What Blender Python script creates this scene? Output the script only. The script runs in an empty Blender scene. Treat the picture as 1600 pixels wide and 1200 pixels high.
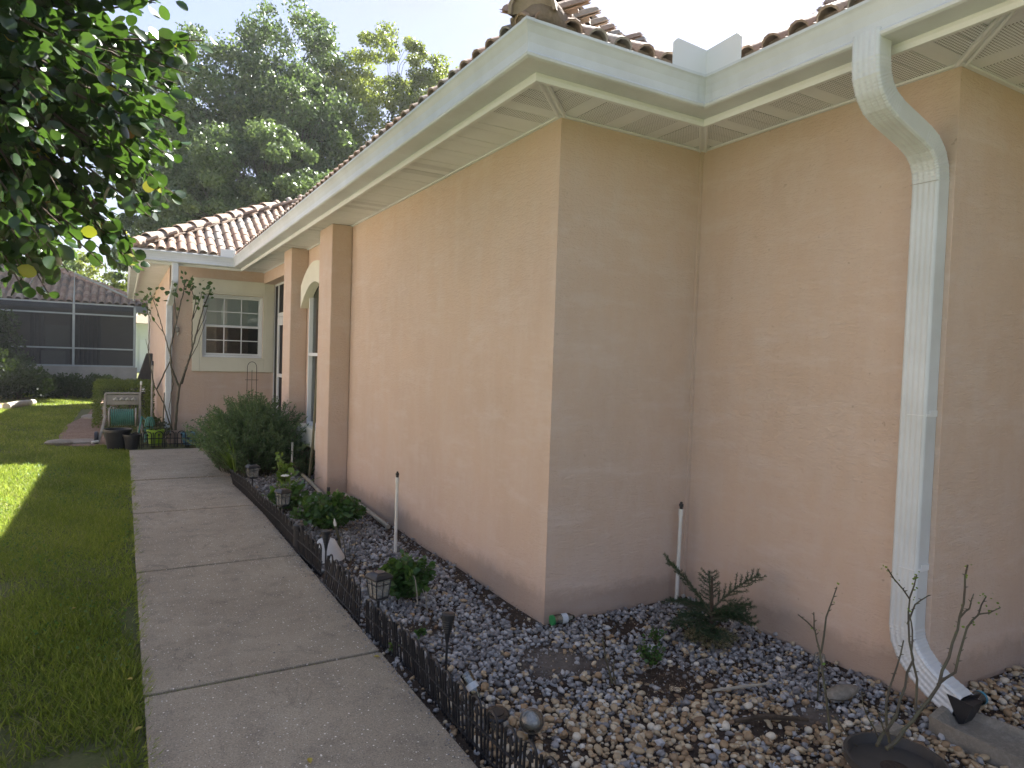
import bpy, math, random
import numpy as np
from mathutils import Vector, Matrix
random.seed(7); rng = np.random.default_rng(7)
S = bpy.context.scene
COL = S.collection
R = math.radians

# ------------------------------------------------------------------ camera
CF, YAW, PIT, ROL, CH = 1057.3, .5222, -.0351, .033, 1.55
cy, sy, cp, sp = math.cos(YAW), math.sin(YAW), math.cos(PIT), math.sin(PIT)
fw = Vector((sy*cp, cy*cp, sp)); r0 = Vector((cy, -sy, 0)); u0 = r0.cross(fw)
rt = math.cos(ROL)*r0 + math.sin(ROL)*u0; up = -math.sin(ROL)*r0 + math.cos(ROL)*u0
cam = bpy.data.cameras.new('camera'); co = bpy.data.objects.new('camera', cam); COL.objects.link(co)
M = Matrix((rt, up, -fw)).transposed().to_4x4(); M.translation = Vector((0, 0, CH)); co.matrix_world = M
cam.sensor_width = 36; cam.lens = 36*CF/1600; cam.clip_start = .05; cam.clip_end = 1000
S.camera = co
S.render.resolution_x = 1024; S.render.resolution_y = 768

def at(px, py, axis, val):
    """world point seen at photo pixel px,py on the plane axis=val"""
    d = fw + rt*((px-800)/CF) - up*((py-600)/CF)
    o = Vector((0, 0, CH)); t = (val-o[axis])/d[axis]
    return o + d*t

# ------------------------------------------------------------------ light
SUNV = Vector((2.4, 1.55, 3.11)).normalized()
EL = math.asin(SUNV.z); AZ = math.atan2(SUNV.x, SUNV.y)
w = bpy.data.worlds.new('World'); S.world = w; w.use_nodes = True
nt = w.node_tree; nt.nodes.clear()
sk = nt.nodes.new('ShaderNodeTexSky'); sk.sky_type = 'NISHITA'; sk.sun_disc = False
sk.sun_elevation = EL; sk.sun_rotation = AZ; sk.dust_density = 1.0; sk.air_density = 1.2; sk.ozone_density = 1.0
bg = nt.nodes.new('ShaderNodeBackground'); bg.inputs[1].default_value = .061
wo = nt.nodes.new('ShaderNodeOutputWorld')
gm = nt.nodes.new('ShaderNodeGamma'); gm.inputs[1].default_value = .62   # thin high haze evens the sky out
cn = nt.nodes.new('ShaderNodeTexNoise'); cn.inputs['Scale'].default_value = 2.2; cn.inputs['Detail'].default_value = 7; cn.inputs['Roughness'].default_value = .62; cn.inputs['Distortion'].default_value = .4
tc = nt.nodes.new('ShaderNodeTexCoord'); cm = nt.nodes.new('ShaderNodeMapping'); cm.inputs['Scale'].default_value = (1, 1, 2.6)
cr_ = nt.nodes.new('ShaderNodeValToRGB'); cr_.color_ramp.elements[0].position = .46; cr_.color_ramp.elements[0].color = (0, 0, 0, 1); cr_.color_ramp.elements[1].position = .72; cr_.color_ramp.elements[1].color = (.55, .55, .55, 1)
cx_ = nt.nodes.new('ShaderNodeMix'); cx_.data_type = 'RGBA'; cx_.inputs[7].default_value = (2.05, 2.1, 2.15, 1)
nt.links.new(tc.outputs['Generated'], cm.inputs[0]); nt.links.new(cm.outputs[0], cn.inputs['Vector']); nt.links.new(cn.outputs[0], cr_.inputs[0])
nt.links.new(sk.outputs[0], gm.inputs[0]); nt.links.new(cr_.outputs[0], cx_.inputs[0]); nt.links.new(gm.outputs[0], cx_.inputs[6]); ct_ = nt.nodes.new('ShaderNodeMix'); ct_.data_type = 'RGBA'; ct_.blend_type = 'MULTIPLY'; ct_.inputs[0].default_value = 1; ct_.inputs[7].default_value = (.97, .94, 1.08, 1)
nt.links.new(cx_.outputs[2], ct_.inputs[6]); nt.links.new(ct_.outputs[2], bg.inputs[0]); nt.links.new(bg.outputs[0], wo.inputs[0])
sl = bpy.data.lights.new('sun', 'SUN'); sl.energy = 5.0; sl.angle = R(.6); sl.color = (1, .97, .92)
so = bpy.data.objects.new('sun', sl); COL.objects.link(so)
so.rotation_euler = SUNV.to_track_quat('Z', 'Y').to_euler()
S.view_settings.view_transform = 'Standard'; S.view_settings.look = 'None'
S.view_settings.gamma = 1; S.view_settings.use_curve_mapping = False
S.view_settings.exposure = 2.62

# ------------------------------------------------------------------ materials
class N:
    def __init__(s, name):
        s.m = bpy.data.materials.new(name); s.m.use_nodes = True
        s.t = s.m.node_tree; s.p = s.t.nodes['Principled BSDF']; s.o = s.t.nodes['Material Output']
        s.geo = None
    def n(s, typ, **k):
        x = s.t.nodes.new(typ)
        for a, b in k.items(): setattr(x, a, b)
        return x
    def l(s, a, b): s.t.links.new(a, b)
    def pos(s, scale=(1, 1, 1), world=True):
        if world: src = s.n('ShaderNodeNewGeometry').outputs['Position']
        else: src = s.n('ShaderNodeTexCoord').outputs['Object']
        mp = s.n('ShaderNodeMapping'); mp.inputs['Scale'].default_value = scale
        s.l(src, mp.inputs[0]); return mp.outputs[0]
    def noise(s, vec, scale, detail=4, rough=.55, dist=0):
        x = s.n('ShaderNodeTexNoise'); x.inputs['Scale'].default_value = scale; x.inputs['Detail'].default_value = detail
        x.inputs['Roughness'].default_value = rough; x.inputs['Distortion'].default_value = dist
        s.l(vec, x.inputs['Vector']); return x.outputs[0]
    def ramp(s, fac, stops):
        x = s.n('ShaderNodeValToRGB'); e = x.color_ramp.elements
        while len(e) < len(stops): e.new(.5)
        for i, (p, c) in enumerate(stops):
            e[i].position = p; e[i].color = (*c, 1) if len(c) == 3 else c
        s.l(fac, x.inputs[0]); return x.outputs[0]
    def mix(s, fac, a, b, mode='MIX'):
        x = s.n('ShaderNodeMix', data_type='RGBA', blend_type=mode)
        for v, i in ((fac, 0), (a, 6), (b, 7)):
            if isinstance(v, (int, float)): x.inputs[i].default_value = v
            elif isinstance(v, tuple): x.inputs[i].default_value = (*v, 1)
            else: s.l(v, x.inputs[i])
        return x.outputs[2]
    def math(s, op, a, b=None, c=None):
        x = s.n('ShaderNodeMath', operation=op)
        for i, v in enumerate((a, b, c)):
            if v is None: continue
            if isinstance(v, (int, float)): x.inputs[i].default_value = v
            else: s.l(v, x.inputs[i])
        return x.outputs[0]
    def bump(s, h, strength=.3, dist=.01, prev=None):
        x = s.n('ShaderNodeBump'); x.inputs['Strength'].default_value = strength; x.inputs['Distance'].default_value = dist
        s.l(h, x.inputs['Height'])
        if prev is not None: s.l(prev, x.inputs['Normal'])
        return x.outputs[0]
    def set(s, col=None, rough=.6, normal=None, spec=.5, metal=0):
        if isinstance(col, tuple): s.p.inputs['Base Color'].default_value = (*col, 1)
        elif col is not None: s.l(col, s.p.inputs['Base Color'])
        if isinstance(rough, (int, float)): s.p.inputs['Roughness'].default_value = rough
        else: s.l(rough, s.p.inputs['Roughness'])
        s.p.inputs['Specular IOR Level'].default_value = spec; s.p.inputs['Metallic'].default_value = metal
        if normal is not None: s.l(normal, s.p.inputs['Normal'])
        return s.m

def simple(name, c1, c2=None, scale=6, rough=.6, bump=.0, bscale=60, bd=.003, spec=.5, metal=0):
    a = N(name); c2 = c2 or tuple(v*.75 for v in c1)
    v = a.pos()
    col = a.mix(a.ramp(a.noise(v, scale, 5, .6), [(.3, (0, 0, 0)), (.7, (1, 1, 1))]), c1, c2)
    nm = a.bump(a.noise(v, bscale, 3), bump, bd) if bump else None
    return a.set(col, rough, nm, spec, metal)

def foliage(name, stops, trans=.35, rough=.45, spec=.4, tcol=None):
    """per-leaf tint comes from the Col attribute"""
    a = N(name)
    at_ = a.n('ShaderNodeAttribute', attribute_name='tint')
    col = a.ramp(at_.outputs['Fac'], stops)
    a.set(col, rough, None, spec)
    tr = a.n('ShaderNodeBsdfTranslucent')
    a.l(a.mix(.5, col, tcol or (.25, .4, .03), 'MIX'), tr.inputs[0])
    mx = a.n('ShaderNodeMixShader'); mx.inputs[0].default_value = trans
    a.l(a.p.outputs[0], mx.inputs[1]); a.l(tr.outputs[0], mx.inputs[2]); a.l(mx.outputs[0], a.o.inputs[0])
    return a.m

def tinted(name, stops, rough=.7, bump=.3, bscale=80, bd=.004, spec=.4):
    a = N(name); at_ = a.n('ShaderNodeAttribute', attribute_name='tint')
    col = a.ramp(at_.outputs['Fac'], stops)
    v = a.pos()
    nz = a.noise(v, bscale, 4, .6)
    col = a.mix(.35, col, a.ramp(nz, [(.3, (.35, .35, .35)), (.7, (1, 1, 1))]), 'MULTIPLY')
    return a.set(col, rough, a.bump(nz, bump, bd), spec)

def mk_stucco():
    a = N('stucco_peach'); v = a.pos()
    big = a.noise(v, .9, 4, .6)
    col = a.mix(a.ramp(big, [(.3, (0, 0, 0)), (.75, (1, 1, 1))]), (.625, .475, .37), (.555, .425, .335))
    mid = a.noise(a.pos((3, 3, 1)), 2.2, 5, .7)
    col = a.mix(a.ramp(mid, [(.42, (0, 0, 0)), (.75, (.75, .75, .75))]), col, (.62, .51, .435))
    lw = a.noise(a.pos((1.2, 1.2, 5)), 1.7, 6, .7); col = a.mix(a.ramp(lw, [(.52, (0, 0, 0)), (.68, (.45, .45, .45))]), col, (.66, .56, .495))
    sp = a.noise(v, 26, 2, .5); col = a.mix(a.ramp(sp, [(.74, (0, 0, 0)), (.78, (.5, .5, .5))]), col, (.35, .26, .20))
    # dirt splashed up along the foot of the wall
    sep = a.n('ShaderNodeSeparateXYZ'); a.l(v, sep.inputs[0])
    h = a.math('ADD', sep.outputs[2], a.math('MULTIPLY', a.noise(v, 7, 5, .7), -.22))
    foot = a.ramp(h, [(0.0, (.45, .45, .45)), (.07, (0, 0, 0))])
    col = a.mix(foot, col, (.30, .225, .175))
    # troweled skip texture: long low ridges
    w1 = a.noise(a.pos((5, 5, 24)), 2.1, 4, .55, .6)
    r1 = a.ramp(w1, [(.42, (0, 0, 0)), (.50, (1, 1, 1)), (.56, (.25, .25, .25)), (.7, (.6, .6, .6))])
    w2 = a.noise(v, 38, 4, .6, .4)
    n = a.bump(r1, .42, .006)
    n = a.bump(w2, .65, .006, n)
    n = a.bump(a.noise(v, 160, 2, .5), .35, .0015, n)
    return a.set(col, .88, n, .2)

def mk_concrete():
    a = N('sidewalk_concrete'); v = a.pos()
    b = a.noise(v, 1.3, 6, .65)
    col = a.mix(a.ramp(b, [(.3, (0, 0, 0)), (.7, (1, 1, 1))]), (.46, .39, .285), (.33, .275, .20))
    s = a.noise(v, 5, 6, .75)
    col = a.mix(a.ramp(s, [(.5, (0, 0, 0)), (.72, (.65, .65, .65))]), col, (.20, .175, .14))
    col = a.mix(a.ramp(a.noise(a.pos((1, .6, 1)), 2.6, 7, .8, .8), [(.55, (0, 0, 0)), (.63, (.5, .5, .5)), (.7, (.15, .15, .15))]), col, (.15, .13, .10))
    col = a.mix(.55, col, a.ramp(a.noise(v, 140, 3, .7), [(.3, (.22, .22, .22)), (.6, (1, 1, 1))]), 'MULTIPLY')
    for sc, th, cc in ((60, .22, (.85, .79, .68)), (120, .26, (.60, .55, .46)), (46, .05, (.80, .74, .64)), (95, .20, (.12, .10, .08))):
        vo = a.n('ShaderNodeTexVoronoi'); vo.inputs['Scale'].default_value = sc; a.l(v, vo.inputs['Vector'])
        d = a.math('LESS_THAN', a.math('ADD', vo.outputs['Distance'], a.math('MULTIPLY', a.noise(v, 260, 1), .25)), th+.12)
        sc_ = a.n('ShaderNodeSeparateColor'); a.l(vo.outputs['Color'], sc_.inputs[0])
        k = a.math('MULTIPLY', d, a.math('GREATER_THAN', sc_.outputs[0], .84))
        col = a.mix(k, col, cc)
    n = a.bump(a.noise(v, 170, 4, .7), .6, .003); n = a.bump(a.noise(v, 14, 4), .3, .006, n)
    return a.set(col, .93, n, .2)

def mk_dirt(name, c1, c2, c3):
    a = N(name); v = a.pos()
    col = a.mix(a.ramp(a.noise(v, 3, 6, .7), [(.35, (0, 0, 0)), (.65, (1, 1, 1))]), c1, c2)
    col = a.mix(a.ramp(a.noise(v, 45, 5, .8), [(.45, (0, 0, 0)), (.7, (1, 1, 1))]), col, c3)
    n = a.bump(a.noise(v, 60, 6, .8), .8, .012); n = a.bump(a.noise(v, 8, 4), .5, .03, n)
    return a.set(col, .95, n, .15)

def mk_perf():
    a = N('soffit_perforated'); v = a.pos()
    sep = a.n('ShaderNodeSeparateXYZ'); a.l(v, sep.inputs[0])
    f = []
    for i in (0, 1):
        q = a.math('FRACT', a.math('MULTIPLY', sep.outputs[i], 72))
        f.append(a.math('POWER', a.math('SUBTRACT', q, .5), 2))
    k = a.math('LESS_THAN', a.math('ADD', f[0], f[1]), .085)
    col = a.mix(k, (.78, .80, .82), (.14, .14, .14))
    return a.set(col, .5, None, .3)

def glass(name, tint=(.9, .95, .95), amt=.15, rough=.02):
    a = N(name); t = a.n('ShaderNodeBsdfTransparent'); t.inputs[0].default_value = (*tint, 1)
    g = a.n('ShaderNodeBsdfGlossy'); g.inputs['Roughness'].default_value = rough
    fr = a.n('ShaderNodeFresnel'); fr.inputs[0].default_value = 1.5
    mx = a.n('ShaderNodeMixShader'); a.l(a.math('ADD', fr.outputs[0], amt), mx.inputs[0])
    a.l(t.outputs[0], mx.inputs[1]); a.l(g.outputs[0], mx.inputs[2]); a.l(mx.outputs[0], a.o.inputs[0])
    return a.m

def screen(name, op=.6, c=(.02, .02, .022)):
    a = N(name); t = a.n('ShaderNodeBsdfTransparent'); a.set(c, .7)
    mx = a.n('ShaderNodeMixShader'); mx.inputs[0].default_value = op
    a.l(t.outputs[0], mx.inputs[1]); a.l(a.p.outputs[0], mx.inputs[2]); a.l(mx.outputs[0], a.o.inputs[0])
    return a.m

STUCCO = mk_stucco(); CONC = mk_concrete()
CREAM = simple('cream_trim', (.72, .70, .58), (.65, .63, .52), 3, .8, .3, 60, .003, .2)
WHITE = simple('white_aluminium', (.76, .79, .81), (.68, .70, .70), 1.6, .38, .05, 30, .002, .4)
GUTM = simple('gutter_white', (.64, .68, .70), (.52, .545, .545), 2.8, .35, .04, 20, .002, .45)
SOF = simple('soffit_vinyl', (.78, .80, .82), (.70, .72, .73), 2.5, .5, .05, 30, .001, .3)
PERF = mk_perf()
TILE = tinted('clay_tile', [(0, (.33, .235, .185)), (.3, (.39, .29, .22)), (.55, (.35, .275, .22)), (.8, (.30, .285, .26)), (1, (.42, .345, .27))], .85, .5, 40, .006, .15)
MORTAR = simple('ridge_mortar', (.26, .205, .165), (.19, .15, .12), 9, .95, .8, 50, .01, .1)
BLACKP = simple('black_plastic', (.012, .013, .016), (.022, .023, .026), 8, .42, .05, 60, .001, .5)
BLACKM = simple('black_iron', (.010, .011, .014), (.018, .018, .020), 12, .5, .1, 90, .001, .35)
PVC = simple('white_pvc', (.72, .71, .66), (.60, .58, .50), 9, .4, 0)
PVCOLD = simple('dusty_pvc', (.40, .37, .30), (.26, .23, .18), 9, .7, .2, 60)
GREYPL = simple('taupe_plastic', (.36, .33, .28), (.24, .22, .19), 7, .55, .1, 50)
HOSE = simple('green_hose', (.06, .20, .15), (.10, .27, .21), 9, .45)
BARK = simple('bark', (.10, .075, .055), (.05, .04, .03), 9, .9, .8, 30, .02, .1)
STEM = simple('green_brown_stem', (.10, .095, .05), (.06, .05, .03), 20, .7, .2, 60)
CANE = simple('rose_cane', (.085, .085, .045), (.06, .042, .03), 25, .65, .3, 90, .002)
def mk_bed():
    a = N('bed_soil'); v = a.pos()
    col = a.mix(a.ramp(a.noise(v, 4, 6, .7), [(.35, (0, 0, 0)), (.65, (1, 1, 1))]), (.050, .036, .028), (.085, .064, .050))
    warp = a.noise(v, 9, 5, .7); k = None
    for cx, cy_, rr_ in ((1.95, 2.88, .21), (2.16, 2.76, .12), (2.75, 1.9, .13), (1.6, 3.45, .10)):
        vm = a.n('ShaderNodeVectorMath', operation='DISTANCE'); a.l(v, vm.inputs[0]); vm.inputs[1].default_value = (cx, cy_, 0)
        d = a.math('ADD', vm.outputs['Value'], a.math('MULTIPLY', warp, .22)); d = a.ramp(a.math('SUBTRACT', d, rr_), [(.03, (1, 1, 1)), (.13, (0, 0, 0))])
        k = d if k is None else a.math('MAXIMUM', k, d)
    col = a.mix(k, col, a.mix(a.ramp(a.noise(v, 30, 5, .8), [(.35, (0, 0, 0)), (.7, (1, 1, 1))]), (.12, .10, .085), (.21, .185, .165)))
    col = a.mix(a.ramp(a.noise(v, 70, 5, .8), [(.5, (0, 0, 0)), (.75, (.8, .8, .8))]), col, (.15, .125, .10))
    n = a.bump(a.noise(v, 60, 6, .8), .9, .014); n = a.bump(a.noise(v, 12, 4), .6, .03, n)
    return a.set(col, .95, n, .15)
SOIL = mk_bed()
SANDY = mk_dirt('sandy_soil', (.16, .145, .13), (.12, .105, .095), (.20, .18, .16))
LAWN = mk_dirt('lawn_soil', (.10, .12, .04), (.12, .12, .055), (.15, .15, .07))
MULCH = mk_dirt('mulch_path', (.17, .10, .065), (.24, .16, .11), (.36, .28, .21))
GLASS = glass('window_glass', (.85, .9, .9), .05); CLEARG = glass('clear_glass', (.80, .86, .84), .12, .06)
SCREEN = screen('insect_screen', .50); DARKSCR = screen('door_screen', .80)
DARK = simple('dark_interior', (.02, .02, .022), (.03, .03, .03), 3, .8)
BLIND = simple('window_blind', (.80, .80, .76), (.74, .74, .70), 2, .7)
SPLASH = mk_dirt('splash_concrete', (.30, .27, .22), (.21, .19, .155), (.36, .33, .28))
LEAFBIG = foliage('glossy_leaf', [(0, (.014, .034, .012)), (.45, (.026, .060, .015)), (.8, (.055, .11, .02)), (.93, (.10, .17, .02)), (.97, (.45, .40, .03)), (1, (.28, .10, .03))], .24, .24, .6, (.12, .24, .02))
OAK = foliage('oak_leaf', [(0, (.045, .080, .030)), (.5, (.085, .130, .046)), (1, (.16, .205, .07))], .30, .4, .4, (.2, .3, .06))
LIMET = foliage('lime_leaf', [(0, (.08, .11, .024)), (.5, (.14, .18, .034)), (1, (.24, .25, .04))], .38, .4, .4, (.35, .42, .04))
DKBUSH = foliage('dark_bush_leaf', [(0, (.014, .020, .011)), (.6, (.024, .034, .017)), (.9, (.045, .06, .025)), (1, (.13, .12, .06))], .2, .5, .3)
HEDGE = foliage('hedge_leaf', [(0, (.05, .07, .02)), (.6, (.10, .13, .03)), (1, (.21, .22, .05))], .3, .5, .3)
FEATH = foliage('feathery_leaf', [(0, (.065, .105, .055)), (.6, (.11, .165, .085)), (1, (.20, .27, .12))], .25, .55, .25)
SHRUB = foliage('shrub_leaf', [(0, (.020, .060, .016)), (.6, (.045, .115, .028)), (1, (.12, .22, .04))], .3, .4, .4)
STRAPL = foliage('strap_leaf', [(0, (.08, .15, .03)), (.6, (.16, .26, .04)), (1, (.28, .36, .07))], .3, .4, .4)
GRASSM = foliage('grass_blade', [(0, (.09, .125, .02)), (.45, (.22, .27, .04)), (.8, (.42, .43, .09)), (.93, (.20, .21, .06)), (1, (.36, .30, .16))], .45, .5, .25, (.3, .42, .04))
NEEDLE = foliage('pine_needle', [(0, (.012, .035, .018)), (.6, (.022, .058, .026)), (.9, (.045, .085, .03)), (.93, (.26, .21, .11)), (1, (.38, .31, .18))], .12, .5, .3)
STONE = tinted('gravel_stone', [(0, (.16, .15, .145)), (.25, (.31, .30, .295)), (.44, (.46, .45, .445)), (.49, (.60, .59, .57)), (.50, (.17, .11, .07)), (.65, (.36, .24, .13)), (.82, (.50, .385, .24)), (.95, (.64, .55, .40)), (1, (.72, .67, .57))], .62, .25, 90, .002, .35)
WHITEP = simple('white_petal', (.8, .8, .76), (.7, .7, .6), 30, .6)

# ------------------------------------------------------------------ mesh tools
class MB:
    def __init__(s): s.v = []; s.f = []; s.mi = []
    def add(s, V, F, mi=0):
        b = len(s.v); s.v += [tuple(x) for x in V]; s.f += [tuple(i+b for i in f) for f in F]; s.mi += [mi]*len(F)
    def box(s, x0, x1, y0, y1, z0, z1, mi=0):
        V = [(x, y, z) for x in (x0, x1) for y in (y0, y1) for z in (z0, z1)]
        s.add(V, [(0, 1, 3, 2), (4, 6, 7, 5), (0, 4, 5, 1), (2, 3, 7, 6), (0, 2, 6, 4), (1, 5, 7, 3)], mi)
    def hexa(s, P, mi=0):   # 4 bottom + 4 top, both counter-clockwise
        s.add(P, [(3, 2, 1, 0), (4, 5, 6, 7), (0, 1, 5, 4), (1, 2, 6, 5), (2, 3, 7, 6), (3, 0, 4, 7)], mi)
    def tube(s, pts, rad, n=6, caps=True, mi=0, prof=None, upv=None):
        pts = [Vector(p) for p in pts]
        if not hasattr(rad, '__len__'): rad = [rad]*len(pts)
        rings = []; u = None
        for i, p in enumerate(pts):
            d = (pts[min(i+1, len(pts)-1)]-pts[max(i-1, 0)])
            d = d.normalized() if d.length > 1e-9 else Vector((0, 0, 1))
            if u is None:
                u = Vector(upv) if upv else (Vector((0, 0, 1)) if abs(d.z) < .9 else Vector((1, 0, 0)))
            u = (u-d*u.dot(d)); u = u.normalized() if u.length > 1e-6 else d.orthogonal().normalized()
            b = d.cross(u)
            if prof: rings.append([p+u*(a*rad[i])+b*(c*rad[i]) for a, c in prof])
            else: rings.append([p+(u*math.cos(2*math.pi*k/n)+b*math.sin(2*math.pi*k/n))*rad[i] for k in range(n)])
        m = len(rings[0]); V = [q for r_ in rings for q in r_]; F = []
        for i in range(len(rings)-1):
            for k in range(m):
                k2 = (k+1) % m; F.append((i*m+k, i*m+k2, (i+1)*m+k2, (i+1)*m+k))
        if caps: F.append(tuple(range(m-1, -1, -1))); F.append(tuple(range((len(rings)-1)*m, len(rings)*m)))
        s.add(V, F, mi)
    def lathe(s, prof, c=(0, 0, 0), n=16, mi=0, cap=True):
        V = [(c[0]+r_*math.cos(2*math.pi*k/n), c[1]+r_*math.sin(2*math.pi*k/n), c[2]+z) for r_, z in prof for k in range(n)]; F = []
        for i in range(len(prof)-1):
            for k in range(n):
                k2 = (k+1) % n; F.append((i*n+k, i*n+k2, (i+1)*n+k2, (i+1)*n+k))
        if cap: F.append(tuple(range(n-1, -1, -1))); F.append(tuple(range((len(prof)-1)*n, len(prof)*n)))
        s.add(V, F, mi)
    def xf(s, mat):
        s.v = [tuple(mat @ Vector(v)) for v in s.v]; return s
    def mesh(s, name, mats, smooth=False):
        me = bpy.data.meshes.new(name); me.from_pydata(s.v, [], s.f)
        for m in (mats if isinstance(mats, (list, tuple)) else [mats]): me.materials.append(m)
        if len(me.materials) > 1: me.polygons.foreach_set('material_index', s.mi)
        if smooth: me.polygons.foreach_set('use_smooth', [True]*len(me.polygons)); me.set_sharp_from_angle(angle=R(40))
        me.update(); return me
    def build(s, name, mats, parent=None, smooth=False):
        return link(name, s.mesh(name, mats, smooth), parent)

def link(name, me, parent=None, loc=None, rot=None):
    o = bpy.data.objects.new(name, me); COL.objects.link(o)
    if parent: o.parent = parent
    if loc is not None: o.location = loc
    if rot is not None: o.rotation_euler = rot
    return o
def tag(o, label=None, cat=None, group=None, kind=None):
    if label: o['label'] = label
    if cat: o['category'] = cat
    if group: o['group'] = group
    if kind: o['kind'] = kind
    return o
def thing(name, label, cat, loc=(0, 0, 0), rz=0, group=None):
    o = bpy.data.objects.new(name, None); COL.objects.link(o); o.location = loc; o.rotation_euler = (0, 0, rz)
    o.empty_display_size = .05
    return tag(o, label, cat, group)
def bevel(o, w=.004, seg=2):
    m = o.modifiers.new('bevel', 'BEVEL'); m.width = w; m.segments = seg; m.limit_method = 'ANGLE'; return o
def settint(me, val):
    a = me.attributes.new('tint', 'FLOAT', 'POINT')
    if hasattr(val, '__len__'): a.data.foreach_set('value', np.asarray(val, np.float32))
    else: a.data.foreach_set('value', np.full(len(me.vertices), val, np.float32))
    return me

def basis(nrm, roll):
    """N x 3 normals, roll angles -> N x 3 x 3 (columns x,y,z ; z = normal)"""
    nrm = nrm/np.maximum(np.linalg.norm(nrm, axis=1, keepdims=True), 1e-9)
    ref = np.where(np.abs(nrm[:, 2:3]) < .9, np.array([[0, 0, 1.]]), np.array([[1., 0, 0]]))
    a = np.cross(ref, nrm); a /= np.linalg.norm(a, axis=1, keepdims=True)
    b = np.cross(nrm, a); c, s_ = np.cos(roll)[:, None], np.sin(roll)[:, None]
    return np.stack([c*a+s_*b, -s_*a+c*b, nrm], axis=2)
def along(d, roll):
    """y axis = d, random roll about it"""
    B = basis(d, roll); return np.stack([B[:, :, 0], B[:, :, 2], -B[:, :, 1]], axis=2)
def scatter(name, tv, tf, B, sc, loc, tint, mat, smooth=False):
    """join N copies of a template into one mesh"""
    tv = np.asarray(tv, float); n = len(loc); sc = np.asarray(sc, float)
    if sc.ndim == 1: sc = np.repeat(sc[:, None], 3, 1)
    V = np.einsum('nij,nkj->nki', B, tv[None]*sc[:, None, :])+loc[:, None, :]
    V = V.reshape(-1, 3).astype(np.float32)
    m = len(tv); L = [len(f) for f in tf]; flat = np.concatenate([np.array(f) for f in tf])
    loops = (flat[None]+(np.arange(n)*m)[:, None]).ravel()
    starts = np.concatenate([[0], np.cumsum(L)[:-1]]); st = (starts[None]+(np.arange(n)*len(flat))[:, None]).ravel()
    me = bpy.data.meshes.new(name); me.vertices.add(len(V)); me.vertices.foreach_set('co', V.ravel())
    me.loops.add(len(loops)); me.loops.foreach_set('vertex_index', loops.astype(np.int32))
    me.polygons.add(len(st)); me.polygons.foreach_set('loop_start', st.astype(np.int32))
    if smooth: me.polygons.foreach_set('use_smooth', np.ones(len(st), bool))
    me.update(calc_edges=True); settint(me, np.repeat(tint, m)); me.materials.append(mat)
    return me
LEAF_V = [(0, 0, 0), (.30, .30, .06), (.34, .62, .07), (0, 1, -.05), (-.34, .62, .07), (-.30, .30, .06), (0, .5, 0)]
LEAF_F = [(0, 1, 6), (1, 2, 6), (2, 3, 6), (3, 4, 6), (4, 5, 6), (5, 0, 6)]
DIA_V = [(0, 0, 0), (.3, .5, .04), (0, 1, 0), (-.3, .5, .04)]; DIA_F = [(0, 1, 2, 3)]
BLADE_V = [(-.5, 0, 0), (.5, 0, 0), (.38, .5, .06), (-.38, .5, .06), (0, 1, .28)]; BLADE_F = [(0, 1, 2, 3), (3, 2, 4)]
def rv(n): 
    v = rng.normal(size=(n, 3)); return v/np.linalg.norm(v, axis=1, keepdims=True)
def ico(sub=1, seed=0, jit=.12, flat=(1, 1, .7)):
    import bmesh
    bm = bmesh.new(); bmesh.ops.create_icosphere(bm, subdivisions=sub, radius=1)
    r_ = random.Random(seed)
    V = []
    ph = [r_.uniform(0, 6) for _ in range(6)]
    for v in bm.verts:
        c = v.co; k = 1+jit*(math.sin(c.x*2.3+ph[0])+math.sin(c.y*2.7+ph[1])+math.sin(c.z*3.1+ph[2]))*.7+r_.uniform(-jit, jit)*.4
        V.append((c.x*k*flat[0], c.y*k*flat[1], c.z*k*flat[2]))
    F = [tuple(v.index for v in f.verts) for f in bm.faces]; bm.free(); return V, F

# ------------------------------------------------------------------ ground
def sheet(name, x0, x1, y0, y1, nx, ny, zf, mat):
    xs = np.linspace(x0, x1, nx+1); ys = np.linspace(y0, y1, ny+1)
    V = [(x, y, zf(x, y)) for y in ys for x in xs]
    F = [(j*(nx+1)+i, j*(nx+1)+i+1, (j+1)*(nx+1)+i+1, (j+1)*(nx+1)+i) for j in range(ny) for i in range(nx)]
    me = bpy.data.meshes.new(name); me.from_pydata(V, [], F); me.materials.append(mat)
    me.polygons.foreach_set('use_smooth', [True]*len(F))
    return tag(link(name, me), kind='structure')
sheet('ground', -300, 300, -300, 300, 4, 4, lambda x, y: -.07, LAWN)
def hn(x, y, a=1): return .5*(math.sin(x*3.1*a+y*1.7)+math.sin(y*2.3*a-x*1.1+2))
sheet('lawn', -9, .10, -3, 30, 40, 120, lambda x, y: -.035+.008*hn(x, y), LAWN)
bed_z = lambda x, y: -.03+.012*hn(x, y, 2)+.035*math.exp(-((x-2.0)**2+(y-2.85)**2)/.05)+.035*math.exp(-((x-2.35)**2+(y-2.05)**2)/.06)+.012*max(0, x-2.6)
bed = sheet('garden_bed', 1.17, 4.3, -1.5, 12.2, 70, 260, bed_z, SOIL)
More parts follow.
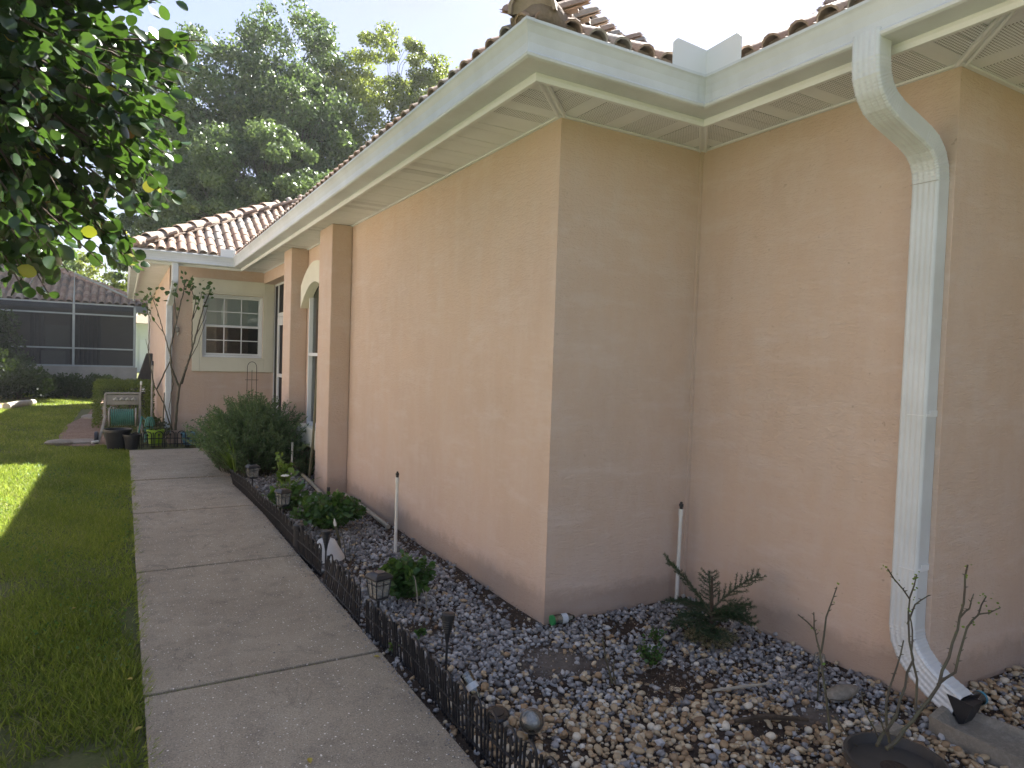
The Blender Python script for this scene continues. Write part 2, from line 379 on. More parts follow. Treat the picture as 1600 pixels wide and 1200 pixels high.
# sandy bare patches (slightly proud of the soil)
def patch(name, cx, cy_, rx, ry, mat, zoff=.006, n=26):
    mb = MB(); V = [(cx, cy_, bed_z(cx, cy_)+zoff)]
    for ring in (.5, 1.0):
        for k in range(n):
            a_ = 2*math.pi*k/n; q = ring*(1+.18*math.sin(3*a_+cx)+.12*math.sin(7*a_)) 
            x, y = cx+rx*q*math.cos(a_), cy_+ry*q*math.sin(a_); V.append((x, y, bed_z(x, y)+(zoff if ring < 1 else -.006)))
    F = [(0, 1+k, 1+(k+1) % n) for k in range(n)]+[(1+k, 1+n+k, 1+n+(k+1) % n, 1+(k+1) % n) for k in range(n)]
    mb.add(V, F); o = mb.build(name, mat, bed, True); tag(o, kind='structure'); return o
patches = [(1.95, 2.86, .20, .17), (2.16, 2.74, .12, .08), (2.75, 1.9, .14, .10)]

# sidewalk of cast slabs
sw = tag(bpy.data.objects.new('sidewalk', None), kind='structure'); COL.objects.link(sw)
ys = [-2.4, -.45, 1.48, 3.37, 5.28, 7.20, 9.02, 11.72]
for a_, b_ in zip(ys[:-1], ys[1:]):
    mb = MB(); nx, ny = 6, 10; g = .013
    x0, x1 = .098+random.uniform(-.004, .004), 1.19; g_ = g if a_ < 5 else .024; y0, y1 = a_+g_*(.8 if a_ > 6 else 1) if a_ > 6 else a_+g, b_-g_
    sk1, sk2 = -.02*0, .0
    tz = random.uniform(-.004, .003)
    mb.hexa([(x0, y0, -.12), (x1, y0, -.12), (x1, y1, -.12), (x0, y1, -.12), (x0, y0, tz), (x1, y0, tz), (x1, y1, tz), (x0, y1, tz)])
    bevel(mb.build('sidewalk_slab', CONC, sw), .008, 3)
mb = MB(); mb.box(.11, 1.18, -2.4, 11.7, -.12, -.030); tag(mb.build('joint_dirt', simple('joint_black', (.02, .018, .015), (.035, .03, .022), 40, .95), sw), kind='stuff')

# mulch and stepping-stone path beyond the lawn
def blob(name, pts, z, mat, n=1):
    mb = MB(); mb.add([(x, y, z) for x, y in pts], [tuple(range(len(pts)))]); return tag(mb.build(name, mat), kind='structure')
path = blob('mulch_path', [(-.85, 12.7), (-.55, 12.4), (-.2, 12.5), (-.35, 15), (-.1, 20), (-.1, 24), (-.6, 24), (-.7, 18), (-.95, 16), (-.95, 14)], -.012, MULCH)
for x, y, rx, ry, a_ in ((-.55, 17.6, .26, .5, .1), (-.35, 20.0, .25, .5, .2), (-.2, 22.6, .25, .5, 0), (-.6, 13.0, .3, .28, .4)):
    mb = MB(); pr = [(x+rx*(1+.12*math.sin(5*k+x))*math.cos(k*math.pi/6), y+ry*math.sin(k*math.pi/6)) for k in range(12)]
    mb.add([(p[0], p[1], -.03) for p in pr]+[(p[0], p[1], .012) for p in pr], [tuple(range(12, 24))]+[(k, (k+1) % 12, 12+(k+1) % 12, 12+k) for k in range(12)])
    mb.build('stepping_stone', SPLASH, path)
mbed = blob('mulch_bed', [(-3.9, 18.5), (-2.5, 19.8), (-2.0, 21.6), (-2.3, 24.5), (-4.5, 26)], -.012, MULCH)

# ------------------------------------------------------------------ gravel
TIP_G, TIP_R = ico(1, 3, .22, (1, .85, .68)), None
def in_bed(x, y):
    if y > 9.6 or y < 1.0: return False
    if x < 1.27 and (x < 1.205 or random.random() < .6): return False
    if y > 3.33: return x < 2.19
    if y > 1.72: return x < 3.32
    return x < 4.2
def bare(x, y):
    for cx, cy_, rx, ry in patches:
        if ((x-cx)/rx)**2+((y-cy_)/ry)**2 < random.uniform(.3, 1.5): return random.random() < .93
    # dug-over soil round the little plants and a mulch line against the wall
    for cx, cy_, r_ in ((2.40, 2.42, .20), (1.62, 4.30, .16), (2.45, 1.95, .12), (1.55, 3.6, .12), (2.62, 3.1, .13)):
        if (x-cx)**2+(y-cy_)**2 < r_*r_ and random.random() < .82: return True
    if y > 3.3 and x > 2.06+.04*math.sin(y*3) and random.random() < .8: return True
    if 4.3 < y < 5.2 and .5*math.sin(x*9+y*4)+.5 > .72: return random.random() < .7
    return random.random() < .12+.38*max(0, math.sin(x*7+y*3)*math.sin(y*8-x*4))
st = []
def put(x, y, river, layer):
    if river: r_ = random.choice([random.uniform(.007, .012), random.uniform(.011, .018), random.uniform(.012, .024)]) ; tint = random.choice([random.uniform(.51, 1), random.uniform(.6, .9), random.uniform(.1, .45) if random.random() < .35 else random.uniform(.7, 1)])
    else: r_ = random.choice([random.uniform(.006, .011), random.uniform(.010, .0155), random.uniform(.012, .021)]); tint = random.uniform(.02, .49)**1.0 if random.random() < .93 else random.uniform(.7, .95)
    st.append((x, y, bed_z(x, y)+r_*.45+layer*.014, r_, tint, river))
y = 1.0
step = .0235
while y < 9.6:
    stp = step if y < 5.5 else .029
    x = 1.21
    while x < 4.2:
        X, Y = x+random.uniform(-.012, .012), y+random.uniform(-.012, .012)
        if in_bed(X, Y) and not bare(X, Y):
            # tan river pebbles in the near part and beyond the downspout
            f = float(np.interp(X, [1.3, 1.8, 2.2, 2.5, 2.8, 3.2, 3.3], [2.66, 2.55, 2.45, 2.28, 1.80, 1.62, 1.7]))+.06*math.sin(X*9+Y*5)
            k = 1/(1+math.exp((Y-f)/.11)) if X < 3.35 else .93
            if 1.9 < X < 2.9 and 2.2 < Y < 3.1: k = max(k, .16)
            riv = random.random() < k*.84+.012
            put(X, Y, riv, 0)
            if random.random() < .35: put(X+random.uniform(-.01, .01), Y+random.uniform(-.01, .01), riv, 1)
        x += stp
    y += stp
cp3 = np.array([0, 0, CH])
def seen(s_):
    d = Vector((s_[0], s_[1], s_[2]-CH)); z = d.dot(fw)
    if z < .2: return 0
    px = 800+CF*d.dot(rt)/z; py = 600-CF*d.dot(up)/z
    if not (0 < px < 1600 and 0 < py < 1200): return 0
    return s_[3]/z
order = sorted(range(len(st)), key=lambda i: -seen(st[i])*(1 if st[i][5] else .92))
big = set(order[:300])
templ_r = [ico(2, i, .13, (1, .74, .6)) for i in range(3)]; templ_g = [ico(1, 10+i, .42, (1, .78, .66)) for i in range(3)]
vari = []
for i in range(6):
    for k in range(2):
        V, F = (templ_r if k == 0 else templ_g)[i % 3]
        mb = MB(); mb.add(V, F)
        for tv in ((.55, .66, .78, .88, .97, .72) if k == 0 else (.05, .15, .25, .33, .42, .47))[i:i+1]:
            me = mb.mesh('pebble', STONE); me.polygons.foreach_set('use_smooth', [k == 0]*len(me.polygons)); settint(me, tv); vari.append((k, me))
vr = [m for k, m in vari if k == 0]; vg = [m for k, m in vari if k == 1]
for i in big:
    x, y, z, r_, tint, riv = st[i]
    o = link('pebble', random.choice(vr if riv else vg), bed, (x, y, z), (random.uniform(-.5, .5), random.uniform(-.5, .5), random.uniform(0, 6.3)))
    o.scale = (r_*random.uniform(.9, 1.3), r_, r_*random.uniform(.8, 1.1))
rest = [s_ for i, s_ in enumerate(st) if i not in big]
for riv in (True, False):
    for t in range(3):
        sub = [s_ for j, s_ in enumerate(rest) if s_[5] == riv and j % 3 == t]
        if not sub: continue
        A = np.array([q[:5] for q in sub]); n = len(A)
        V, F = (templ_r if riv else templ_g)[t]
        if riv: pass
        B = basis(np.stack([rng.normal(0, .35, n), rng.normal(0, .35, n), np.ones(n)], 1), rng.uniform(0, 6.3, n))
        sc = np.stack([A[:, 3]*rng.uniform(.9, 1.35, n), A[:, 3], A[:, 3]*rng.uniform(.8, 1.1, n)], 1)
        me = scatter('gravel', V, F, B, sc, A[:, :3], A[:, 4], STONE, riv)
        tag(link('gravel', me, bed), kind='stuff')
n = 16000; gx = rng.uniform(1.19, 3.9, n); gy = 1.2+rng.uniform(0, 1, n)**1.3*7
kk = np.array([in_bed(a_, b_) for a_, b_ in zip(gx, gy)]); gx, gy = gx[kk], gy[kk]; n = len(gx)
V, F = ico(1, 31, .35, (1, .8, .6))
gz = np.array([bed_z(a_, b_) for a_, b_ in zip(gx, gy)])
me = scatter('fine_grit', V, F, basis(rv(n), rng.uniform(0, 6, n)), rng.uniform(.002, .006, n), np.stack([gx, gy, gz+.002], 1), np.where(rng.uniform(size=n) < .6, rng.uniform(0, .48, n), rng.uniform(.5, .9, n)), STONE)
tag(link('fine_grit', me, bed), kind='stuff')
# bark and twig litter over the bed
n = 5200
L = np.stack([rng.uniform(1.25, 3.9, n), rng.uniform(1.2, 8.8, n), np.zeros(n)], 1)
keep = [in_bed(a_[0], a_[1]) for a_ in L]; L = L[keep]
n2 = 1500; L2 = np.stack([rng.uniform(2.0, 2.18, n2), rng.uniform(3.4, 8.0, n2), np.zeros(n2)], 1)
n3 = 900; L3 = np.stack([rng.normal(2.4, .13, n3), rng.normal(2.45, .12, n3), np.zeros(n3)], 1)
L = np.concatenate([L, L2, L3]); n = len(L)
for q in L: q[2] = bed_z(q[0], q[1])+random.uniform(.006, .032)
d = rv(n); d[:, 2] *= .25
ln = rng.uniform(.010, .032, n); wd = rng.uniform(.003, .008, n)
me = scatter('bark_litter', DIA_V, DIA_F, along(d, rng.uniform(-.6, .6, n)), np.stack([wd, ln, wd], 1), L, rng.uniform(0, 1, n),
    tinted('bark_chip', [(0, (.05, .03, .022)), (.6, (.10, .06, .04)), (.9, (.20, .14, .09)), (1, (.38, .31, .22))], .9, .2))
tag(link('bark_litter', me, bed), kind='stuff')

# ------------------------------------------------------------------ lawn grass
def grass(name, regions, mat=GRASSM, tall=1.0, parent=None):
    P = []; H = []
    for (x0, x1, y0, y1, dens, h) in regions:
        n = int((x1-x0)*(y1-y0)*dens); P.append(np.stack([rng.uniform(x0, x1, n), rng.uniform(y0, y1, n)], 1)); H.append(np.full(n, h))
    P = np.concatenate(P); H = np.concatenate(H)
    # thin sandy spots, denser tufts
    f = np.sin(P[:, 0]*5.3+P[:, 1]*2.1)+np.sin(P[:, 1]*4.1-P[:, 0]*3.3)+np.sin(P[:, 0]*11+P[:, 1]*9)*.6
    bald = np.exp(-((P[:, 0]+.15)**2/.05+(P[:, 1]-2.95)**2/.03))+np.exp(-((P[:, 0]+.72)**2/.03+(P[:, 1]-5.3)**2/.08))+.8*np.exp(-((P[:, 0]-.04)**2/.004+(P[:, 1]-4.4)**2/.12))+.6*np.exp(-((P[:, 0]-.05)**2/.003+(P[:, 1]-6.3)**2/.2))+.8*np.exp(-((P[:, 0]+.45)**2/.05+(P[:, 1]-3.3)**2/.03))
    edge = np.exp(-((P[:, 0]-.10)/.03)**2)*.55
    keep = rng.uniform(size=len(P)) > np.clip(.20-.10*f, 0, .6)+bald*.93+edge
    P, H, f = P[keep], H[keep], f[keep]; n = len(P)
    d = np.stack([rng.normal(0, .75, n), rng.normal(0, .75, n), np.ones(n)], 1)
    hl = H*rng.uniform(.5, 1.25, n)*(1+.12*f); far = np.clip(P[:, 1]/8, .8, 2.2)
    wd = rng.uniform(.004, .009, n)*far
    loc = np.stack([P[:, 0], P[:, 1], np.full(n, -.035)], 1)
    patchy = .5*np.sin(P[:, 0]*2.1+P[:, 1]*1.3)+.5*np.sin(P[:, 1]*3.7+P[:, 0]*6)
    big_ = np.sin(P[:, 0]*4.3+1.7*np.sin(P[:, 1]*1.9))*np.sin(P[:, 1]*2.7+P[:, 0])
    tint = np.clip(.36+.14*patchy+.16*big_+rng.normal(0, .24, n), 0, .93)
    dry = rng.uniform(size=n) < .05+.10*(np.sin(P[:, 0]*6.1+P[:, 1]*3.7)*np.sin(P[:, 1]*5.3) > .45); tint[dry] = rng.uniform(.9, 1, dry.sum())
    me = scatter(name, BLADE_V, BLADE_F, along(d, rng.uniform(0, 6.3, n)), np.stack([wd, hl, hl], 1), loc, tint, mat)
    return tag(link(name, me, parent), kind='stuff')
o = grass('lawn_grass', [(-.95, .10, 2.3, 4.5, 13000, .062), (-1.3, .10, 4.5, 7.5, 9500, .058), (-1.9, .09, 7.5, 11.9, 6000, .055), (-1.2, -.95, 2.3, 4.5, 4000, .06),
    (-3.4, -1.3, 2.3, 7.5, 1800, .06), (-2.9, -1.9, 7.5, 11.9, 3000, .055), (-1.0, .1, .6, 2.3, 4000, .055), (-3.6, -.9, 11.9, 20, 2200, .055), (-3.6, -.6, 20, 26, 900, .06), (-.9, .0, 11.7, 12.5, 4000, .05)])
tag(o, 'coarse green lawn grass beside the concrete walk', 'grass')
# low weeds with round leaves through the lawn
n = 5200
wx_ = rng.uniform(-1.2, .06, n); wy_ = 2.3+rng.uniform(0, 1, n)**1.4*9
cl = (np.sin(wx_*7+wy_*2)+np.sin(wy_*3.3)) > .3; wx_, wy_ = wx_[cl], wy_[cl]; n = len(wx_)
d = np.stack([rng.normal(0, 1, n), rng.normal(0, 1, n), rng.uniform(.2, 1.2, n)], 1)
me = scatter('lawn_weeds', LEAF_V, LEAF_F, along(d, rng.uniform(0, 6.3, n)), rng.uniform(.010, .022, n), np.stack([wx_, wy_, rng.uniform(-.02, .03, n)], 1), np.clip(rng.normal(.75, .2, n), 0, 1), SHRUB)
tag(link('lawn_weeds', me), 'small round leaved weeds through the lawn', 'weeds', kind='stuff')
# grass creeping in the slab joints
n = 900; jy = rng.choice([3.37, 5.28, 7.2, 9.02], n, p=[.5, .2, .15, .15]); jx = np.where(rng.uniform(size=n) < .6, rng.uniform(.15, .6, n), rng.uniform(.1, 1.2, n))
d = np.stack([rng.normal(0, .9, n), rng.normal(0, .9, n), np.full(n, .7)], 1)
me = scatter('joint_grass', BLADE_V, BLADE_F, along(d, rng.uniform(0, 6.3, n)), np.stack([np.full(n, .003), rng.uniform(.008, .022, n), np.full(n, .01)], 1), np.stack([jx, jy+rng.normal(0, .005, n), np.full(n, -.018)], 1), rng.uniform(.2, .7, n), GRASSM)
tag(link('joint_grass', me, sw), kind='stuff')

n = 2600; ey = rng.uniform(2.2, 11, n); ey = ey[np.sin(ey*3.1)+np.sin(ey*7.7) > -.6]; n = len(ey)
d = np.stack([rng.uniform(.2, 1.4, n), rng.normal(0, .6, n), rng.uniform(.1, .8, n)], 1)
me = scatter('creeping_grass', BLADE_V, BLADE_F, along(d, rng.uniform(0, 6.3, n)), np.stack([rng.uniform(.003, .006, n), rng.uniform(.02, .065, n), np.full(n, .02)], 1), np.stack([rng.normal(.092, .012, n), ey, np.full(n, -.015)], 1), rng.uniform(.2, .9, n), GRASSM)
tag(link('creeping_grass', me, sw), kind='stuff')

# ------------------------------------------------------------------ the house
house = thing('house', 'long peach stucco bungalow with white gutters and clay barrel tile roof beside the walk', 'house')
P0 = [(.68, 22.7), (.68, 12.94), (2.194, 12.94), (2.194, 3.3376), (3.3251, 3.3376), (3.3251, 1.735), (4.23, 1.735), (4.23, -2.5)]
WT = 2.98
def off(o):
    """footprint pushed outward by o with mitred corners"""
    out = []
    for i, p in enumerate(P0):
        nr = []
        for a_, b_ in ((i-1, i), (i, i+1)):
            if a_ < 0 or b_ >= len(P0): continue
            dx, dy = P0[b_][0]-P0[a_][0], P0[b_][1]-P0[a_][1]; L_ = math.hypot(dx, dy); nr.append((dy/L_, -dx/L_))
        nx = sum({round(q[0], 3) for q in nr if abs(q[0]) > .5}); ny = sum({round(q[1], 3) for q in nr if abs(q[1]) > .5})
        out.append((p[0]+nx*o, p[1]+ny*o))
    return out
A0, AI = off(0), off(-.2)
def wallseg(i, z0=-.1, z1=WT+.02, t0=0., t1=1.):
    (ax, ay), (bx, by) = A0[i], A0[i+1]; (cx, cy_), (dx, dy) = AI[i], AI[i+1]
    l = lambda a_, b_, t: (a_[0]+(b_[0]-a_[0])*t, a_[1]+(b_[1]-a_[1])*t)
    o0, o1 = l((ax, ay), (bx, by), t0), l((ax, ay), (bx, by), t1)
    i0 = AI[i] if t0 == 0 else (o0[0]+(.2 if ax == bx else 0), o0[1]+(.2 if ay == by else 0))
    i1 = AI[i+1] if t1 == 1 else (o1[0]+(.2 if ax == bx else 0), o1[1]+(.2 if ay == by else 0))
    mb = MB(); mb.hexa([(*o0, z0), (*o1, z0), (*i1, z0), (*i0, z0), (*o0, z1), (*o1, z1), (*i1, z1), (*i0, z1)][:8]); return mb
def addwall(*mbs):
    m = MB()
    for q in mbs: m.add(q.v, q.f)
    return m.build('wall', STUCCO, house)
addwall(wallseg(0))
# back wing front wall with the window opening
fx = lambda x: (x-.68)/(2.194-.68)
bw = MB(); Y = 12.94
bw.box(.68, 1.19, Y, Y+.2, -.1, WT+.02); bw.box(2.19, 2.42, Y, Y+.2, -.1, WT+.02)
bw.box(1.19, 2.19, Y, Y+.2, -.1, 1.43); bw.box(1.19, 2.19, Y, Y+.2, 2.54, WT+.02)
bw.build('wall', STUCCO, house)
hd = MB(); hd.box(2.194, 2.38, 10.01, 12.938, 2.78, WT+.02); hd.build('wall', STUCCO, house)
sd = MB(); sd.box(2.194, 2.6, 9.28, 10.01, -.1, WT+.02); sd.box(2.194, 2.394, 8.25, 9.28, -.1, .60); sd.box(2.194, 2.394, 8.25, 9.28, 2.68, WT+.02); sd.box(2.194, 2.394, 3.54, 8.25, -.1, WT+.02)
sd.build('wall', STUCCO, house)
addwall(wallseg(3)); addwall(wallseg(4)); addwall(wallseg(5)); addwall(wallseg(6))
fc = MB(); fc.box(2.194, 2.39, 3.3380, 3.5395, -.1, WT+.02)   # return behind the near corner
fc.build('wall', STUCCO, house)
for y0, y1 in ((7.46, 8.0), (9.53, 10.01)):
    mb = MB(); mb.box(1.965, 2.1935, y0, y1, -.1, WT-.001); bevel(mb.build('pillar', STUCCO, house), .012, 3)
# control joint at the inner corner
mb = MB(); mb.box(3.30, 3.324, 3.325, 3.337, .0, WT-.003); mb.build('corner_bead', STUCCO, house)

# soffit panels
soffit = link('soffit', MB().mesh('soffit', SOF), house)
bk = MB(); o4 = off(.44); oin = off(-.1)
for i in range(len(P0)-1):
    bk.add([(*oin[i], WT+.014), (*oin[i+1], WT+.014), (*o4[i+1], WT+.014), (*o4[i], WT+.014)], [(0, 1, 2, 3)])
bk.build('soffit_backing', GREYPL, soffit)
SO = .43; convex = {1: True, 2: False, 3: True, 4: False, 5: True, 6: False}
for i in range(len(P0)-1):
    (ax, ay), (bx, by) = A0[i], A0[i+1]; L_ = math.hypot(bx-ax, by-ay); ux, uy = (bx-ax)/L_, (by-ay)/L_; nx, ny = uy, -ux
    ca, cb = convex.get(i), convex.get(i+1)
    s0 = -SO if ca else 0.; s1 = L_+SO if cb else L_
    def rng_o(s_):
        lo, hi = 0., SO
        if ca is True and s_ < 0: lo = -s_
        if ca is False and s_ < SO: hi = s_
        if cb is True and s_ > L_: lo = s_-L_
        if cb is False and s_ > L_-SO: hi = L_-s_
        return lo, max(hi, lo)
    npan = max(1, round((s1-s0)/.3)); w_ = (s1-s0)/npan
    for k in range(npan):
        perf = (i in (3+0, 5) and False)
        perf = i in (3, 4, 5, 6) or (i == 2 and (k >= npan-2 or k % 5 == 1))
        mb = MB()
        for j in range(3):
            a_ = s0+w_*(k+j/3); b_ = s0+w_*(k+(j+1)/3); gp = .0022
            pts = []
            ks = [a_+gp, b_-gp]
            for br in (0, SO, L_, L_-SO):
                if ks[0] < br < ks[-1]: ks = sorted(ks+[br])
            lo = [(s_, rng_o(s_)[0]) for s_ in ks]; hi = [(s_, rng_o(s_)[1]) for s_ in ks]
            ring = lo+hi[::-1]; q = []
            for r_ in ring:
                if not q or (abs(q[-1][0]-r_[0])+abs(q[-1][1]-r_[1])) > 1e-5: q.append(r_)
            if abs(q[0][0]-q[-1][0])+abs(q[0][1]-q[-1][1]) < 1e-5: q.pop()
            if len(q) < 3: continue
            W_ = [(ax+ux*s_+nx*o_, ay+uy*s_+ny*o_) for s_, o_ in q]; m = len(W_)
            zf = WT+(0 if j != 1 else .0015)
            mb.add([(x, y, zf) for x, y in W_]+[(x, y, zf+.010) for x, y in W_], [tuple(range(m))]+[(t, m+t, m+(t+1) % m, (t+1) % m) for t in range(m)], 1 if (perf and j != 1) else 0)
        if mb.f: mb.build('soffit_panel', [SOF, PERF], soffit)
# trims: channel along the wall, mitre strips at corners
def sweep_off(name, prof, mat, parent, i0=0, i1=None, closed=True, smooth=False):
    i1 = len(P0)-1 if i1 is None else i1
    rings = []; offs = {}
    for o_, z_ in prof:
        if o_ not in offs: offs[o_] = off(o_)
    mb = MB(); V = []
    for i in range(i0, i1+1): V += [(*offs[o_][i], z_) for o_, z_ in prof]
    m = len(prof); F = []
    for i in range(i1-i0):
        for k in range(m if closed else m-1):
            k2 = (k+1) % m; F.append((i*m+k, i*m+k2, (i+1)*m+k2, (i+1)*m+k))
    if closed: F += [tuple(range(m)), tuple(range((i1-i0)*m+m-1, (i1-i0)*m-1, -1))]
    mb.add(V, F); return mb.build(name, mat, parent, smooth)
sweep_off('wall_channel', [(.001, WT-.001), (.022, WT-.001), (.022, WT-.012), (.001, WT-.012)], SOF, soffit, 2)
for i in (3, 4, 5):
    sgn = 1 if convex[i] else -1
    a_, b_ = Vector((*off(0)[i], WT-.006)), Vector((*off(.425)[i], WT-.006))
    mb = MB(); t = (b_-a_).normalized().cross(Vector((0, 0, 1)))
    for s_ in (-.018, .018): mb.tube([a_+t*s_, b_+t*s_], .011, 6)
    c_ = (a_+b_)/2
    mb.hexa([a_-t*.018, b_-t*.018, b_+t*.018, a_+t*.018, a_-t*.018+Vector((0, 0, .004)), b_-t*.018+Vector((0, 0, .004)), b_+t*.018+Vector((0, 0, .004)), a_+t*.018+Vector((0, 0, .004))])
    mb.build('mitre_strip', SOF, soffit, True)
# fascia with rolled lower edge
sweep_off('fascia', [(.432, 2.925), (.452, 2.925), (.458, 2.945), (.458, 3.12), (.430, 3.12), (.430, 2.945)], WHITE, house)
# K-style gutter
gprof = [(.459, 2.962), (.575, 2.962), (.586, 2.968), (.590, 2.980), (.580, 2.992), (.581, 3.03), (.590, 3.07), (.603, 3.10), (.607, 3.106), (.612, 3.112), (.612, 3.126), (.603, 3.130), (.596, 3.124), (.594, 3.108), (.584, 3.075), (.574, 3.03), (.572, 2.975), (.470, 2.968), (.470, 3.12), (.459, 3.12)]
gut = sweep_off('gutter', gprof, GUTM, house)
# splice sleeves at the corners
for i in (3, 4, 5):
    c_ = off(.0)[i]; s_ = 1 if convex[i] else -1
    def sleeve(dirv, nrm, cc):
        mb = MB(); V = []
        for d_ in (0.0, .045):
            for o_, z_ in [(o_+.0025, z_) for o_, z_ in gprof[1:11]]: 
                q = Vector((*off(o_)[i], z_))+Vector((dirv[0]*d_, dirv[1]*d_, 0)); V.append(q)
        m = 10; F = [(k, k+1, m+k+1, m+k) for k in range(m-1)]; mb.add(V, F); mb.build('gutter_sleeve', GUTM, gut)
    (px_, py_), (qx, qy) = P0[i-1], P0[i+1]
    d1 = Vector((px_-P0[i][0], py_-P0[i][1])).normalized(); d2 = Vector((qx-P0[i][0], qy-P0[i][1])).normalized()
    sleeve(d1, None, c_); sleeve(d2, None, c_)
# splash guards in the two valleys
for i, h_, le in ((4, .15, .24), (2, .13, .20)):
    c_ = Vector((*off(.600)[i], 3.125)); mb = MB()
    (px_, py_), (qx, qy) = P0[i-1], P0[i+1]
    for dd in (Vector((px_-P0[i][0], py_-P0[i][1], 0)).normalized(), Vector((qx-P0[i][0], qy-P0[i][1], 0)).normalized()):
        n_ = Vector((dd.y, -dd.x, 0)); o_ = (c_-Vector((*P0[i], 3.125)))
        if n_.dot(o_) > 0: n_ = -n_
        t_ = n_*.004; tz = Vector((0, 0, h_)); 
        if i == 4:
            pts = [c_, c_+dd*le, c_+dd*le+tz*.82, c_+dd*(le-.03)+tz, c_+tz*.92]
        else: pts = [c_, c_+dd*le, c_+dd*le+tz, c_+tz]
        m = len(pts); mb.add(pts+[p+t_ for p in pts], [tuple(range(m)), tuple(range(2*m-1, m-1, -1))]+[(k, (k+1) % m, m+(k+1) % m, m+k) for k in range(m)])
    mb.build('splash_guard', WHITE, house)

# downspouts
def ribbed(w_, d_, nr=4):
    """closed cross-section: x=depth (front at -d/2), y=width, ribs on the front"""
    pr = []; 
    for k in range(nr*4+1):
        t = k/(nr*4); y_ = -w_/2+.012+(w_-.024)*t; pr.append((-d_/2+(.0022 if (k % 4) in (1, 2) else 0), y_))
    pr = [(-d_/2+.006, -w_/2+.003)]+pr+[(-d_/2+.006, w_/2-.003), (-d_/2+.012, w_/2), (d_/2, w_/2), (d_/2, -w_/2), (-d_/2+.012, -w_/2)]
    return pr
def downspout(path, w_, d_, crinkle, front, mat=GUTM):
    """sweep keeping the front of the pipe turned to the side given"""
    pr = ribbed(w_, d_); mb = MB(); V = []; rings = 0
    P = [Vector(p) for p in path]; fine = []; cr = []
    for i in range(len(P)-1):
        nseg = 9 if crinkle[i] else 2
        for k in range(nseg): fine.append(P[i].lerp(P[i+1], k/nseg)); cr.append(crinkle[i])
    fine.append(P[-1]); cr.append(0)
    side = Vector(front[1])
    for i, p in enumerate(fine):
        t = (fine[min(i+1, len(fine)-1)]-fine[max(0, i-1)]).normalized()
        if abs(t.dot(side)) > .3:   # bending sideways: rebuild axes from the front direction
            f_ = Vector(front[0]); s_ = t.cross(f_).normalized()*(-1); 
            if s_.dot(side) < 0 and s_.z < 0: s_ = -s_
            if s_.dot(side) < 0: s_ = -s_
        else:
            s_ = side; f_ = s_.cross(t).normalized()
            if f_.dot(Vector(front[0])) < 0 and abs(f_.dot(Vector(front[0]))) > .05: f_ = -f_
            elif abs(f_.dot(Vector(front[0]))) <= .05 and f_.z > 0: f_ = -f_
        k = 1+(.028 if (cr[i] and i % 2) else 0)
        V += [p-f_*a_*k+s_*b_*k for a_, b_ in pr]; rings += 1
    m = len(pr); F = [(i*m+k, i*m+(k+1) % m, (i+1)*m+(k+1) % m, (i+1)*m+k) for i in range(rings-1) for k in range(m)]
    mb.add(V, F); return mb
def arc(p0, p1, p2, n=5):
    p0, p1, p2 = map(Vector, (p0, p1, p2)); return [p0*(1-t)**2+p1*2*t*(1-t)+p2*t*t for t in [k/n for k in range(n+1)]]
DW, DD = .125, .092; DY = 1.822
top = arc((2.775, DY, 2.90), (2.775, DY, 2.74), (2.92, DY, 2.695), 4)
bot = arc((3.13, DY, 2.63), (3.278, DY, 2.585), (3.278, DY, 2.44), 4)
kick = arc((3.278, DY, .34), (3.278, DY, .17), (3.255, DY-.27, .075), 5)
path = [Vector((2.775, DY, 3.0))]+top+bot+kick
crk = [0]+[1]*4+[0]+[1]*4+[0]+[1]*5
ds = downspout(path, DW, DD, crk, ((-1, 0, 0), (0, 1, 0)))
dso = ds.build('downspout', GUTM, house, False)
for z in (1.35, .62):
    mb = MB(); mb.box(3.236, 3.262, DY-DW/2-.003, DY-DW/2-.0005, z, z+.014); mb.box(3.229, 3.232, DY-.055, DY+.02, z+.004, z+.007)
    mb.box(3.262, 3.325, DY-DW/2-.004, DY-DW/2-.0005, z, z+.030); mb.build('strap', WHITE, dso)
mb = MB()
for z in (2.44,): mb.box(3.229, 3.2305, DY-DW/2-.001, DY+DW/2+.001, z, z+.002)
mb.build('seam', GREYPL, dso)
# dark opened end of the kick-out
mb = MB(); e = path[-1]; mb.hexa([e+Vector(q) for q in ((-.05, -.02, -.06), (.05, -.02, -.06), (.05, -.04, -.05), (-.05, -.04, -.05), (-.05, .035, .05), (.05, .035, .05), (.06, -.06, .035), (-.055, -.075, .045))])
mb.build('downspout_mouth', BLACKP, dso)
# back wing downspout
x_ = .70
pth = [Vector((x_+.02, 12.42, 3.0)), Vector((x_+.02, 12.42, 2.70))]+arc((x_+.02, 12.42, 2.66), (x_+.01, 12.45, 2.52), (x_, 12.70, 2.42), 3)[0:]+[Vector((x_-.03, 12.885, 2.30)), Vector((x_-.03, 12.885, .12))]
ds2 = downspout(pth, .10, .075, [0, 0, 1, 1, 1, 1, 0], ((0, -1, 0), (1, 0, 0)))
ds2.build('downspout', GUTM, house)
# white corner post strip at the far end of the wing
mb = MB(); mb.box(.62, .679, 22.6, 22.72, -.1, 2.97); mb.build('corner_post', WHITE, house)

